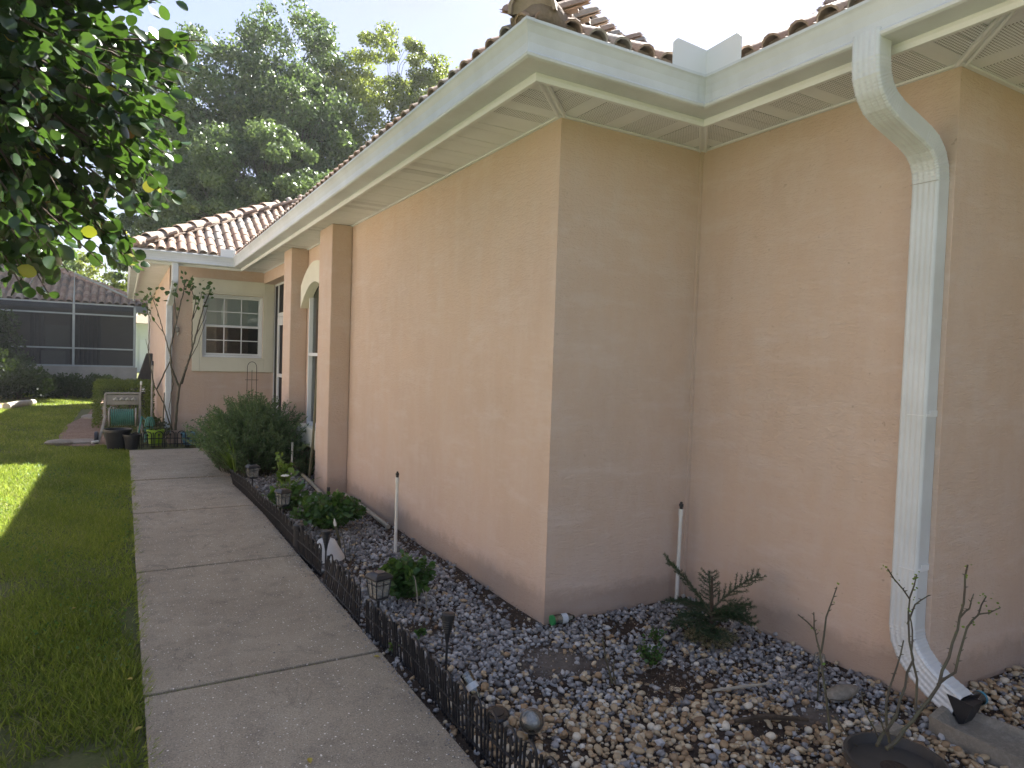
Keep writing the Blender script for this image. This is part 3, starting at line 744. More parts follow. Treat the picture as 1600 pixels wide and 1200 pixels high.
# back wing window
win = link('window', MB().mesh('window', WHITE), house)
Y = 12.94
tr = MB(); tr.box(1.03, 1.155, Y-.035, Y-.001, 1.18, 2.80); tr.box(2.225, 2.378, Y-.035, Y-.001, 1.18, 2.80); tr.box(1.155, 2.225, Y-.035, Y-.001, 1.18, 1.40); tr.box(1.155, 2.225, Y-.035, Y-.001, 2.575, 2.80)
bevel(tr.build('window_surround', CREAM, win), .008, 2)
rv_ = MB(); rv_.box(1.155, 1.1895, Y-.034, Y+.10, 1.40, 2.575); rv_.box(2.1905, 2.225, Y-.034, Y+.10, 1.40, 2.575); rv_.box(1.19, 2.19, Y-.034, Y+.10, 1.40, 1.4295); rv_.box(1.19, 2.19, Y-.034, Y+.10, 2.5405, 2.575)
rv_.build('window_reveal', CREAM, win)
fr = MB(); f0, f1, g0, g1 = 1.192, 2.188, 1.432, 2.538
fr.box(f0, f0+.035, Y+.03, Y+.095, g0, g1); fr.box(f1-.035, f1, Y+.03, Y+.095, g0, g1); fr.box(f0+.035, f1-.035, Y+.03, Y+.095, g1-.03, g1); fr.box(f0+.035, f1-.035, Y+.015, Y+.095, g0, g0+.04)
fr.build('frame', WHITE, win)
def sash(nm, z0, z1, yy):
    s_ = MB(); a_, b_ = f0+.036, f1-.036
    s_.box(a_, a_+.028, yy, yy+.03, z0, z1); s_.box(b_-.028, b_, yy, yy+.03, z0, z1); s_.box(a_+.028, b_-.028, yy, yy+.03, z0, z0+.03); s_.box(a_+.028, b_-.028, yy, yy+.03, z1-.03, z1)
    so_ = s_.build(nm, WHITE, win); xs = [a_+.028, a_+.028+(b_-a_-.056)/3, a_+.028+2*(b_-a_-.056)/3, b_-.028]
    for x in xs[1:3]:
        m_ = MB(); m_.box(x-.008, x+.008, yy+.006, yy+.022, z0+.03, z1-.03); m_.build('muntin', WHITE, so_)
    zm = (z0+z1)/2
    m_ = MB()
    for i in range(3): m_.box(xs[i]+.0085, xs[i+1]-.0085, yy+.007, yy+.021, zm-.008, zm+.008)
    m_.build('muntin', WHITE, so_)
    return xs, zm
for z0, z1, yy in ((1.475, 1.995, Y+.045), (1.975, 2.505, Y+.078)):
    xs, zm = sash('sash', z0, z1, yy)
    for i in range(3):
        for za, zb in ((z0+.03, zm), (zm, z1-.03)):
            m_ = MB(); m_.box(xs[i], xs[i+1], yy+.012, yy+.015, za, zb); m_.build('pane', GLASS, win)
m_ = MB(); m_.box(1.2, 2.18, Y+.112, Y+.115, 1.98, 2.53); m_.build('blind', BLIND, win)
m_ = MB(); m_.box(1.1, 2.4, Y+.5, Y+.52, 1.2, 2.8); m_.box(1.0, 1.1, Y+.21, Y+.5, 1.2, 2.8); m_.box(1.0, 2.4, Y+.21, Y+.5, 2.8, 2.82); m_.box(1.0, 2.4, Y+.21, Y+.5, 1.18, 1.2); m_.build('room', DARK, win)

# arched window between the pillars
aw = link('arched_window', MB().mesh('arched_window', WHITE), house)
mb = MB(); ya, yb, n_ = 8.002, 9.42, 14; V = []
for k in range(n_+1):
    y_ = ya+(yb-ya)*k/n_; t = (2*k/n_-1); zt = 2.72-.26*t*t if t > 0 else 2.72-.16*t*t; zb = 2.46-.30*t*t
    V += [(2.075, y_, zb), (2.075, y_, zt), (2.193, y_, zt), (2.193, y_, zb)]
F = [(i*4+k, i*4+(k+1) % 4, (i+1)*4+(k+1) % 4, (i+1)*4+k) for i in range(n_) for k in range(4)]+[(0, 1, 2, 3), (n_*4+3, n_*4+2, n_*4+1, n_*4)]
mb.add(V, F); mb.build('arch_trim', CREAM, aw)
mb = MB(); mb.box(2.06, 2.193, 8.10, 9.44, .36, .60); bevel(mb.build('sill', CREAM, aw), .01, 2)
mb = MB()
for a_, b_ in ((8.26, 8.30), (9.235, 9.275)): mb.box(2.155, 2.24, a_, b_, .60, 2.66)
for z in (.60, 1.52, 2.62): mb.box(2.162, 2.235, 8.30, 9.235, z, z+.04)
mb.build('frame', WHITE, aw)
for z0, z1 in ((.64, 1.52), (1.56, 2.62)):
    mb = MB(); mb.box(2.20, 2.203, 8.30, 9.235, z0, z1); mb.build('pane', GLASS, aw)
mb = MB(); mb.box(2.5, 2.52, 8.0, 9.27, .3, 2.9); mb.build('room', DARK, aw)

# screened entry
door = link('screen_door', MB().mesh('screen_door', WHITE), house); X = 2.385
mb = MB(); mb.box(X, X+.05, 10.02, 12.938, 2.745, 2.779); mb.box(X, X+.05, 12.56, 12.61, .0, 2.745); mb.box(X, X+.04, 12.90, 12.938, 0, 2.745)
mb.box(X, X+.05, 10.02, 12.56, 2.18, 2.25); mb.box(X, X+.05, 11.3, 11.36, 0, 2.18)
mb.build('frame', WHITE, door)
mb = MB(); x0, x1 = X-.012, X+.03
mb.box(x0, x1, 12.45, 12.55, .05, 2.17); mb.box(x0, x1, 11.37, 11.47, .05, 2.17); mb.box(x0, x1, 11.47, 12.45, 2.03, 2.17); mb.box(x0, x1, 11.47, 12.45, 1.12, 1.18); mb.box(x0, x1, 11.47, 12.45, .05, .32)
mb.build('door_leaf', WHITE, door)
for a_ in ((12.61, 12.90, .05, 2.745), (10.02, 12.56, 2.25, 2.745), (11.47, 12.45, 1.18, 2.03), (11.47, 12.45, .32, 1.12), (10.02, 11.3, .05, 2.18)):
    mb = MB(); mb.box(X+.012, X+.015, *a_); mb.build('screen', DARKSCR, door)
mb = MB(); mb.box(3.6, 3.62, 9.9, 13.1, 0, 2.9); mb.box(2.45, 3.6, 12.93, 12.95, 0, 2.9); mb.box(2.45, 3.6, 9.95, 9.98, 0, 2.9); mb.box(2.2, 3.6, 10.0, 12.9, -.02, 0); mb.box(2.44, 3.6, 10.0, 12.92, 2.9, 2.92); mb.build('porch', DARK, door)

# ------------------------------------------------------------------ roof
SL = .55; CA = 1/math.hypot(1, SL); RZ = 3.150
roof = link('roof', MB().mesh('roof', MORTAR), house)
o6 = off(.56)
# eave tiles: a barrel tile template running up-slope (local y), z = out of the slope
def tile_template(w_=.150, L_=.40, h_=.052, th=.011):
    V = []; pr = []
    n_ = 7
    for k in range(n_):
        t = math.pi*k/(n_-1); pr.append((-w_*.40*math.cos(t), h_*math.sin(t)))
    pr = [(-w_*.52, .004)]+pr+[(w_*.52, .004)]
    m = len(pr)
    for y_ in (0, L_):
        tap = 1 if y_ == 0 else .9
        for a_, b_ in pr: V.append((a_*tap, y_, b_*tap+(.008 if y_ == 0 else 0)))
        for a_, b_ in pr: V.append((a_*tap*.9, y_, (b_-th)*tap+(.008 if y_ == 0 else 0)))
    F = []
    for k in range(m-1):
        F.append((k, k+1, 2*m+k+1, 2*m+k)); F.append((m+k+1, m+k, 3*m+k, 3*m+k+1)); F.append((k+1, k, m+k, m+k+1))
    return V, F
TV, TF = tile_template()
tm = []
for i in range(10):
    mb = MB(); mb.add(TV, TF); me = mb.mesh('roof_tile', TILE, True); settint(me, random.random()); tm.append(me)
def rowplane(name, axis, e0, inside, smin, smax, upmax, nind, par):
    """tiles on a slope; axis 'x': eave along y at x=e0, rising towards +x ; axis 'y': eave along x at y=e0, rising +y"""
    extra = []; pitch, cw = .335, .155; r_ = 0
    while True:
        u_ = r_*pitch*CA
        if u_ > upmax: break
        s_ = smin+.5*cw
        while s_ < smax:
            if inside(u_+.02, s_):
                z = RZ+SL*u_+random.uniform(-.003, .003)
                if axis == 'x': loc = Vector((e0+u_, s_, z)); ex, ey = Vector((0, -1, 0)), Vector((CA, 0, CA*SL))
                else: loc = Vector((s_, e0+u_, z)); ex, ey = Vector((1, 0, 0)), Vector((0, CA, CA*SL))
                ez = ex.cross(ey); Mx = Matrix((ex, ey, ez)).transposed()
                Mx = Mx @ Matrix.Rotation(random.uniform(-.012, .012), 3, 'Z') @ Matrix.Rotation(random.uniform(-.004, .006), 3, 'X')
                if r_ < nind:
                    o = link('roof_tile', random.choice(tm), par); m4 = Mx.to_4x4(); m4.translation = loc; o.matrix_world = m4
                else: extra.append((Mx, loc))
            s_ += cw
        r_ += 1
    if extra:
        B = np.array([[list(r__) for r__ in m_] for m_, l_ in extra]); Lc = np.array([list(l_) for m_, l_ in extra])
        me = scatter('roof_tiles', TV, TF, B, np.ones(len(extra)), Lc, rng.uniform(0, 1, len(extra)), TILE, True)
        tag(link('roof_tiles', me, par), kind='stuff')
(x1_, y1_), (x2_, y2_), (x3_, y3_), (x4_, y4_), (x5_, y5_) = [off(.555)[i] for i in (1, 2, 3, 4, 5)]
UM = 3.6
def deck(name, pts):
    mb = MB(); mb.add(pts, [tuple(range(len(pts)))]); return mb.build(name, MORTAR, roof)
def pz(u_): return RZ+SL*u_-.012
# wing -Y slope: strip between hip at corner 1 and valley at corner 2
deck('roof_deck', [(x1_, y1_, pz(0)), (x2_, y1_, pz(0)), (x2_+UM, y1_+UM, pz(UM)), (x1_+UM, y1_+UM, pz(UM))])
rowplane('b', 'y', y1_, lambda u_, s_: x1_+u_ < s_ < x2_+u_+.05, x1_, x2_+UM, UM, 9, roof)
# wing -X slope
deck('roof_deck', [(x1_, 22.9, pz(0)), (x1_, y1_, pz(0)), (x1_+UM, y1_+UM, pz(UM)), (x1_+UM, 22.9, pz(UM))])
rowplane('c', 'x', x1_, lambda u_, s_: s_ > y1_+u_, y1_, 22.8, UM, 0, roof)
# main -X slope
deck('roof_deck', [(x2_, y2_, pz(0)), (x3_, y3_, pz(0)), (x3_+UM, y3_+UM, pz(UM)), (x2_+UM, y2_+UM, pz(UM))])
rowplane('a', 'x', x2_, lambda u_, s_: y3_+u_ < s_ < y2_+u_, y3_, y2_+UM, UM, 1, roof)
# short -Y slope by the corner
deck('roof_deck', [(x3_+.05, y3_+.05, pz(.05)+.045), (x4_+.05, y4_+.05, pz(.05)+.045), (x4_+UM, y4_+UM, pz(UM)+.045), (x3_+UM, y3_+UM, pz(UM)+.045)])
rowplane('d', 'y', y3_, lambda u_, s_: x3_+u_ < s_ < x4_+u_, x3_, x4_+UM, UM, 3, roof)
# right -X slope
deck('roof_deck', [(x4_+.05, y4_+.05, pz(.05)+.045), (x5_+.05, y5_+.05, pz(.05)+.045), (x5_+UM, y5_+UM, pz(UM)+.045), (x4_+UM, y4_+UM, pz(UM)+.045)])
rowplane('e', 'x', x4_, lambda u_, s_: y5_+u_ < s_ < y4_+u_, y5_, y4_+UM, UM, 2, roof)
x6_, y6_ = off(.555)[6]
deck('roof_deck', [(x5_, y5_, pz(0)), (x6_, y6_, pz(0)), (x6_+UM, y6_+UM, pz(UM)), (x5_+UM, y5_+UM, pz(UM))])
deck('roof_deck', [(x6_, y6_, pz(0)), (x6_, -3, pz(0)), (x6_+UM, -3, pz(UM)), (x6_+UM, y6_+UM, pz(UM))])
rowplane('f', 'y', y5_, lambda u_, s_: x5_+u_ < s_ < x6_+u_, x5_, x6_+UM, UM, 0, roof)
rowplane('g', 'x', x6_, lambda u_, s_: s_ < y6_+u_, -3, y6_+UM, UM, 0, roof)
# wood / mortar strip closing the eave behind the gutter
sweep_off('eave_board', [(.48, 3.10), (.552, 3.10), (.552, RZ+.004), (.48, RZ+.004)], GREYPL, roof)
# hip caps
def caps(x, y, n_, w_=.118):
    d_ = Vector((1, 1, SL)).normalized(); side = Vector((1, -1, 0)).normalized(); nn = side.cross(d_)
    if nn.z < 0: nn = -nn
    for k in range(n_):
        b = Vector((x, y, RZ))+d_*(k*.36+(.02 if k == 0 else -.06))+nn*(.012 if k == 0 else .035)
        V = []; m = 9
        for t_, sc, lift in ((0, 1, .030), (.43, .80, 0)):
            for q in (1, .86):
                for j in range(m):
                    a_ = math.pi*j/(m-1); V.append(b+d_*t_+side*(math.cos(a_)*w_*sc*q)+nn*(math.sin(a_)*w_*1.0*sc*q+lift-.01))
        F = []
        for j in range(m-1): F += [(j, j+1, 2*m+j+1, 2*m+j), (m+j+1, m+j, 3*m+j, 3*m+j+1), (j+1, j, m+j, m+j+1)]
        mb = MB(); mb.add(V, F)
        if k == 0: mb.add([b+side*(math.cos(math.pi*j/8)*w_*.9)+nn*(math.sin(math.pi*j/8)*w_*.9+.02)+d_*.03 for j in range(9)], [tuple(range(9))])
        me = mb.mesh('hip_tile', TILE, True); settint(me, random.uniform(.0, .7)); link('hip_tile', me, roof)
    mb = MB()
    for s_ in (-1, 1):
        pts = [Vector((x, y, RZ))+d_*(t*.12)+side*s_*(w_*.92+random.uniform(-.012, .012))+nn*(.018+random.uniform(-.01, .01)) for t in range(1, int(n_*.36/.12))]
        mb.tube(pts, [.022+random.uniform(-.008, .008) for _ in pts], 6)
    V, F = ico(2, int(x*9), .10, (.14, .14, .085)); mb.add([(a_+x+.10, b_+y+.10, c_+RZ+.055) for a_, b_, c_ in V], F)
    mb.build('hip_mortar', MORTAR, roof, True)
caps(x1_, y1_, 11); caps(x3_, y3_, 11); caps(x5_, y5_, 8)
sweep_off('eave_mortar', [(.50, RZ-.03), (.528, RZ-.03), (.528, RZ+.040), (.50, RZ+.046)], MORTAR, roof)
tag(roof, 'clay barrel tile roof in mixed pink, tan and grey')

# ------------------------------------------------------------------ trees beyond the roof
def clump_tree(name, label, base, trunk, lobes, leaf, n, mat, group=None, leafsize=.16, seed=1, trunk_r=.35, sub=9):
    """base xyz, lobes (dx,dy,z,rx,ry,rz); leaves gather in sub-clumps on each lobe so that sky shows between"""
    r_ = random.Random(seed); t = thing(name, label, 'tree', base, 0, group)
    tb = MB(); top = Vector((0, 0, trunk))
    tb.tube([Vector((0, 0, -.1)), Vector((.15, .1, trunk*.5)), top], [trunk_r, trunk_r*.8, trunk_r*.65], 9)
    C = []; N_ = []; Sz = []; T = []
    tot = sum(l[3]*l[4]+l[3]*l[5] for l in lobes)
    limbs = []
    for l in lobes:
        c = Vector(l[:3]); mid = top.lerp(c, .5)+Vector((r_.uniform(-.5, .5), r_.uniform(-.5, .5), -.3))
        limbs.append([top-Vector((0, 0, r_.uniform(.1, .8))), mid, c])
        k = int(n*(l[3]*l[4]+l[3]*l[5])/tot)
        ns = max(6, int(sub*(l[3]*l[5])))
        cc = []
        for j in range(ns):
            v = np.array([r_.gauss(0, 1) for _ in range(3)]); v /= np.linalg.norm(v); q = r_.uniform(.62, 1.0)
            cc.append(np.array([l[0]+v[0]*l[3]*q, l[1]+v[1]*l[4]*q, l[2]+v[2]*l[5]*q]))
        cc = np.array(cc); idx = rng.integers(0, ns, k)
        sr = rng.uniform(.30, .62, ns)*min(l[3], l[5])*.42
        u = rng.normal(size=(k, 3)); u /= np.linalg.norm(u, axis=1, keepdims=True)
        rad = sr[idx, None]*rng.uniform(.3, 1.1, (k, 1))**.6
        loc = cc[idx]+u*rad*np.array([1.15, 1.15, .8]); C.append(loc)
        N_.append(u+rng.normal(0, .7, (k, 3))); Sz.append(rng.uniform(.7, 1.35, k)*leafsize)
        ct = rng.uniform(.1, .8, ns); T.append(np.clip(ct[idx]+rng.normal(0, .13, k), 0, 1))
        for j in range(0, ns, 3): tb.tube([mid.lerp(c, .6), Vector(cc[j])*.5+c*.5+Vector((0, 0, -.2)), Vector(cc[j])], [trunk_r*.10, trunk_r*.06, trunk_r*.02], 4, False)
    for q in limbs: tb.tube(q, [trunk_r*.5, trunk_r*.34, trunk_r*.15], 6)
    tb.build('trunk', BARK, t, True)
    C = np.concatenate(C); N_ = np.concatenate(N_); Sz = np.concatenate(Sz); T = np.concatenate(T)
    me = scatter('crown', DIA_V, DIA_F, basis(N_, rng.uniform(0, 6.3, len(C))), np.stack([Sz*1.1, Sz, Sz], 1), C, T, mat)
    link('crown', me, t); return t
G = 'trees rising behind the houses'
clump_tree('oak_tree', 'tallest dark green oak rising behind the tiled roof', (7.2, 34, 0), 5.5,
    [(-.4, 0, 15.0, 2.6, 2.6, 2.9), (-3.6, -.5, 12.9, 2.9, 2.7, 2.7), (-5.2, 0, 9.6, 2.8, 2.8, 2.8), (-.6, -2, 11.6, 3.2, 2.8, 2.8), (1.4, 0, 12.0, 1.8, 2.2, 2.6), (-2.6, -2.2, 8.4, 3.4, 2.8, 2.6), (.9, -1.5, 8.4, 2.8, 2.6, 2.5), (-5.6, 0, 6.2, 2.2, 2.4, 1.6), (.5, -1, 6.0, 3.2, 2.5, 1.6), (-2, 1, 5.6, 3.2, 2.5, 1.8)],
    None, 150000, OAK, G, .155, 3, .36, 13)
clump_tree('oak_tree', 'dark lower tree behind the wing, in front of the tall oak', (5.0, 29.0, 0), 4,
    [(-.3, 0, 8.6, 2.6, 2.4, 2.2), (-2.2, 0, 7.2, 2.2, 2.2, 1.9), (1.6, 0, 7.4, 2.3, 2.2, 1.9)], None, 48000, OAK, G, .13, 33, .26, 10)
clump_tree('lime_tree', 'yellow green feathery crowned tree right of the oak, over the long roof', (13.0, 34.5, 0), 7,
    [(-1.2, 0, 16.2, 2.4, 2.4, 2.0), (2.0, 0, 15.8, 2.7, 2.4, 2.0), (4.4, .5, 16.3, 1.5, 1.6, 1.7), (-3.6, -.5, 13.3, 2.4, 2.4, 2.3), (-4.0, -.5, 10.5, 2.2, 2.4, 2.2), (.6, -1, 13.2, 3.0, 2.6, 2.0), (-.6, 0, 10.4, 3.2, 2.6, 1.7), (3.2, 0, 13.2, 2.5, 2.2, 2.0), (-2.6, 0, 8.5, 2.2, 2.2, 1.6)],
    None, 95000, LIMET, G, .14, 5, .20, 10)
clump_tree('oak_tree', 'lower dark tree filling the gap between the oak and the near leaves', (2.6, 40, 0), 3.5,
    [(0, 0, 8.2, 3.2, 2.6, 2.8), (-1.6, 0, 11.8, 2.3, 2.2, 2.5), (2.2, 0, 6.8, 3.0, 2.6, 2.4), (-1.2, -1, 5.6, 2.0, 2, 1.3)], None, 50000, OAK, G, .16, 9, .25, 7)
clump_tree('round_tree', 'small bright green tree showing over the neighbouring tiled roof', (-.9, 50, 0), 3,
    [(0, 0, 5.6, 3.6, 2.4, 1.9), (-3, 0, 5.3, 3, 2.4, 1.6), (2.0, 0, 4.9, 1.8, 2, 1.4)], None, 12000, LIMET, G, .18, 12, .2, 6)
clump_tree('oak_tree', 'dim tree at the far left behind the screened porch', (-9.5, 48, 0), 4,
    [(0, 0, 8, 4.5, 3, 3.5), (4, 0, 6.5, 3.5, 3, 2.6), (-4, 0, 7, 4, 3, 3)], None, 14000, OAK, G, .22, 15, .3, 5)

mb = MB(); mb.add([(-8.2, 1, -.02), (-3.9, 1, -.02), (-3.9, 17, -.02), (-8.2, 17, -.02)], [(0, 1, 2, 3)]); tag(mb.build('light_bounce_driveway', simple('pale_concrete', (.46, .42, .36), (.40, .365, .31), 2, .9)), kind='structure')  # unseen pale slab, added to throw sunlight back onto the long wall
ln = thing('light_bounce_house', 'peach house added out of view to the left to bounce warm sunlight', 'house', (-8.3, 12.5, 0))  # invented house outside the view; its sunlit wall reflects warm light
mb = MB(); mb.box(-5, 0, -10.5, 9, -.1, 3.0); mb.build('wall', STUCCO, ln)
mb = MB(); mb.hexa([(-5.6, -11.6, 3.0), (.6, -11.6, 3.0), (.6, 9.6, 3.0), (-5.6, 9.6, 3.0), (-2.6, -8.5, 4.5), (-2.4, -8.5, 4.5), (-2.4, 6.5, 4.5), (-2.6, 6.5, 4.5)]); mb.build('roof', MORTAR, ln)


# ------------------------------------------------------------------ near broad-leaved tree, upper left
nt_ = thing('broadleaf_tree', 'near tree with round glossy leaves hanging into the upper left corner', 'tree', (-1.75, 5.2, 0))
CW = Vector((-1.75, 5.2, 0))
cc = np.array([-1.12, 4.55, 3.38])
tb = MB(); tb.tube([(0, 0, -.1), (.05, -.05, 1.0), (.15, -.15, 1.9), (.3, -.3, 2.7)], [.11, .09, .075, .06], 9)
twigs = []
for k in range(860):
    v = rv(1)[0]; 
    q = (np.abs(v)**3.0).sum()**(-1/3.0)
    tip = cc+v*q*np.array([1.50, 1.45, 1.68])*random.uniform(.72, 1.0)
    if tip[1] < 2.9: continue
    # ragged hanging underside
    st_ = cc+(tip-cc)*random.uniform(.25, .5); mid = (st_+tip)/2+rng.normal(0, .09, 3)
    twigs.append((st_, mid, tip))
for a_, m_, b_ in twigs:
    tb.tube([Vector(a_)-CW, Vector(m_)-CW, Vector(b_)-CW], [.010, .007, .003], 4, False)
    if random.random() < .16: tb.tube([(.3, -.3, 2.7), Vector((Vector(a_)-CW)*.5+Vector((.1, -.1, 1.3))), Vector(a_)-CW], [.035, .022, .010], 5, False)
tb.build('trunk', BARK, nt_, True)
Lp = []; Ld = []; Ls = []
for a_, m_, b_ in twigs:
    nl = random.randint(24, 36)
    for j in range(nl):
        t = (j+random.random()*.6)/nl; t = .15+.85*t
        p = (1-t)**2*a_+2*t*(1-t)*m_+t*t*b_; ax = (b_-a_)/np.linalg.norm(b_-a_)
        d = rv(1)[0]*.8+ax*.8; d[2] -= .15; Lp.append(p+rng.normal(0, .022, 3)); Ld.append(d); Ls.append(random.uniform(.06, .098)*(1 if t < .9 else .85))
Lp, Ld, Ls = map(np.array, (Lp, Ld, Ls)); n = len(Lp)
tint = np.clip(.22+rng.normal(0, .20, n)+.25*(rng.uniform(size=n) < .22), 0, .90); m_ = rng.uniform(size=n) < .012; tint[m_] = rng.uniform(.94, 1, m_.sum())
B = along(Ld, rng.uniform(0, 6.3, n)); SC = np.stack([Ls*rng.uniform(.85, 1.15, n), Ls, Ls*rng.uniform(.3, 1.8, n)], 1)
vis = []
for i in range(n):
    d_ = Vector(Lp[i])-Vector((0, 0, CH)); z = d_.dot(fw)
    if z < .3: vis.append(0); continue
    px, py = 800+CF*d_.dot(rt)/z, 600-CF*d_.dot(up)/z
    vis.append(Ls[i]/z if (-10 < px < 420 and -10 < py < 620) else 0)
order = np.argsort(-np.array(vis)); big_l = set(order[:300].tolist())
LV2 = [(0, 0, 0), (.26, .15, .05), (.42, .42, .08), (.40, .70, .06), (.20, .93, 0), (0, 1, -.03), (-.20, .93, 0), (-.40, .70, .06), (-.42, .42, .08), (-.26, .15, .05), (0, .35, -.01), (0, .7, -.01)]
LF2 = [(0, 1, 10), (1, 2, 10), (2, 3, 11, 10), (3, 4, 11), (4, 5, 11), (5, 6, 11), (6, 7, 11), (7, 8, 10, 11), (8, 9, 10), (9, 0, 10)]
lm = []
for tv in (.05, .15, .25, .35, .5, .65, .8, .9, .96):
    mb = MB(); mb.add(LV2, LF2); me = mb.mesh('leaf', LEAFBIG); me.polygons.foreach_set('use_smooth', [True]*len(me.polygons)); lm.append((tv, settint(me, tv)))
for i in big_l:
    me = min(lm, key=lambda q: abs(q[0]-tint[i]))[1]; o = link('leaf', me, nt_)
    m4 = Matrix([list(r_) for r_ in B[i]]).to_4x4() @ Matrix.Diagonal((*SC[i], 1)); m4.translation = Vector(Lp[i])-CW; o.matrix_local = m4
idx = np.array([i for i in range(n) if i not in big_l])
me = scatter('leaves', LV2, LF2, B[idx], SC[idx], Lp[idx]-np.array(CW), tint[idx], LEAFBIG, True); tag(link('leaves', me, nt_), kind='stuff')

# ------------------------------------------------------------------ neighbouring screened house
nh = thing('screened_house', 'neighbouring house with dark screened porch and tiled hip roof beyond the lawn', 'house', (0, 0, 0))
Yc = 27.0
FR = simple('cage_frame', (.30, .33, .32), (.22, .24, .24), 3, .5)
NW = simple('neighbour_wall', (.30, .28, .25), (.22, .21, .19), 2, .9)
CUR = simple('grey_curtain', (.16, .16, .165), (.11, .11, .115), 5, .9)
mb = MB(); mb.box(-8, .42, Yc-.1, Yc+.1, -.1, .86); mb.build('knee_wall', NW, nh)
for x in (-6.2, -3.8, -1.45, .33):
    mb = MB(); mb.box(x-.035, x+.035, Yc-.04, Yc+.04, .86, 2.95); mb.build('screen_post', FR, nh)
for z in (.865, 1.45, 2.60, 2.95):
    mb = MB()
    for a_, b_ in ((-6.165, -3.835), (-3.765, -1.485), (-1.415, .295)): mb.box(a_, b_, Yc-.03, Yc+.03, z, z+.05)
    mb.build('screen_rail', FR, nh)
for a_, b_ in ((-6.165, -3.835), (-3.765, -1.485), (-1.415, .295)):
    for z0, z1 in ((.915, 1.45), (1.50, 2.60), (2.65, 2.95)):
        mb = MB(); mb.box(a_, b_, Yc-.004, Yc+.004, z0, z1); mb.build('screen_panel', SCREEN, nh)
# the porch's slanting top beams and inner wall
mb = MB(); mb.tube([(-1.45, Yc, 2.95), (-1.45, Yc+.3, 4.0), (.33, Yc+.2, 3.2)], .035, 5); mb.build('cage_beam', FR, nh)
mb = MB(); mb.box(-8, .42, Yc+3.4, Yc+3.6, 0, 3.0); mb.build('wall', NW, nh)
mb = MB(); mb.box(-8, .42, Yc+.1, Yc+3.4, .0, .02); mb.box(-8, .42, Yc+.9, Yc+3.4, 3.0, 3.06); mb.build('porch_slab', DARK, nh)
for k in range(16):
    x = -2.9+k*.14; mb = MB()
    if -2.55 < x < -1.75: continue
    mb.tube([(x, Yc+3.3, .1), (x, Yc+3.3, 2.7)], .06, 6); mb.build('curtain', CUR, nh, True)
mb = MB(); mb.box(-2.5, -1.75, Yc+3.3, Yc+3.38, .05, 2.3); mb.build('door', simple('grey_door', (.35, .36, .36), (.3, .31, .31), 3, .6), nh)
mb = MB()
mb.box(-2.5, -1.8, Yc+1.2, Yc+1.9, .45, .6); mb.box(-2.5, -1.8, Yc+1.8, Yc+1.95, .6, 1.35)
for x in (-2.46, -1.84):
    for yy in (1.25, 1.85): mb.box(x-.03, x+.03, Yc+yy-.03, Yc+yy+.03, .02, .45)
ch = mb.build('patio_chair', simple('pale_chair', (.5, .5, .47), (.4, .4, .37), 5, .7)); tag(ch, 'pale patio chair inside the dark screened porch', 'chair')
# tiled roof, eave towards us, hip falling to the right
r2 = link('roof', MB().mesh('roof', MORTAR), nh)
ye, ze, sl2 = Yc+.55, 3.02, .42
mb = MB(); mb.add([(-9, ye, ze), (.9, ye, ze), (-3.0, ye+3.9, ze+3.9*sl2), (-9, ye+3.9, ze+3.9*sl2)], [(0, 1, 2, 3)])
mb.add([(.9, ye, ze), (.9, ye+8, ze), (-3.0, ye+3.9, ze+3.9*sl2)], [(0, 1, 2)]); mb.build('roof_deck', MORTAR, r2)
mb = MB(); mb.box(-9, .9, ye-.04, ye-.001, ze-.22, ze); mb.build('fascia', simple('grey_fascia', (.16, .17, .18), (.12, .13, .14), 3, .6), r2)
Lc = []; q2 = 1/math.hypot(1, sl2); Bm = Matrix(((1, 0, 0), (0, q2, q2*sl2), Vector((1, 0, 0)).cross(Vector((0, q2, q2*sl2))))).transposed()
TV2, TF2 = tile_template(.23, .42, .085, .015)
for r_ in range(11):
    u_ = r_*.36*q2; x = -8.9
    while x < .85-u_:
        Lc.append((x, ye+u_, ze+sl2*u_+.012)); x += .235
Lc = np.array(Lc); Bs = np.repeat(np.array([[list(r_) for r_ in Bm]]), len(Lc), 0)
TILE2 = tinted('weathered_tile', [(0, (.27, .19, .14)), (.5, (.36, .28, .21)), (.8, (.20, .17, .14)), (1, (.42, .35, .28))], .85, .4, 30, .006, .15)
tag(link('roof_tiles', scatter('roof_tiles', TV2, TF2, Bs, np.ones(len(Lc)), Lc, rng.uniform(0, 1, len(Lc)), TILE2, True), r2), kind='stuff')
mb = MB()
for k in range(15):
    b = Vector((.9, ye, ze+.05))+Vector((-1, 1, sl2))*(.26*k); e = b+Vector((-1, 1, sl2))*.30; mb.tube([b+Vector((0, 0, .03)), e], [.13, .10], 8)
tag(mb.build('hip_tiles', simple('hip_tile_brown', (.40, .28, .21), (.28, .2, .15), 4, .85), r2, True), kind='stuff')

fh = thing('far_house', 'pale blue white house glimpsed between the porch and the wing', 'house', (0, 0, 0))
mb = MB(); mb.box(.75, 3.2, 52, 55, -.1, 3.2); mb.build('wall', simple('far_wall', (.70, .74, .76), (.6, .65, .68), 1, .8), fh)
mb = MB(); mb.hexa([(.5, 51.5, 3.2), (3.5, 51.5, 3.2), (3.5, 56, 3.2), (.5, 56, 3.2), (1.2, 52.8, 4.5), (3.5, 52.8, 4.5), (3.5, 54, 4.5), (1.2, 54, 4.5)]); mb.build('roof', simple('far_roof', (.40, .33, .26), (.3, .25, .2), 2, .9), fh)
mb = MB(); mb.box(.95, 2.6, 51.93, 51.99, 0, 2.1); mb.build('garage_door', simple('garage_white', (.72, .76, .82), (.66, .7, .76), 1, .6), fh)

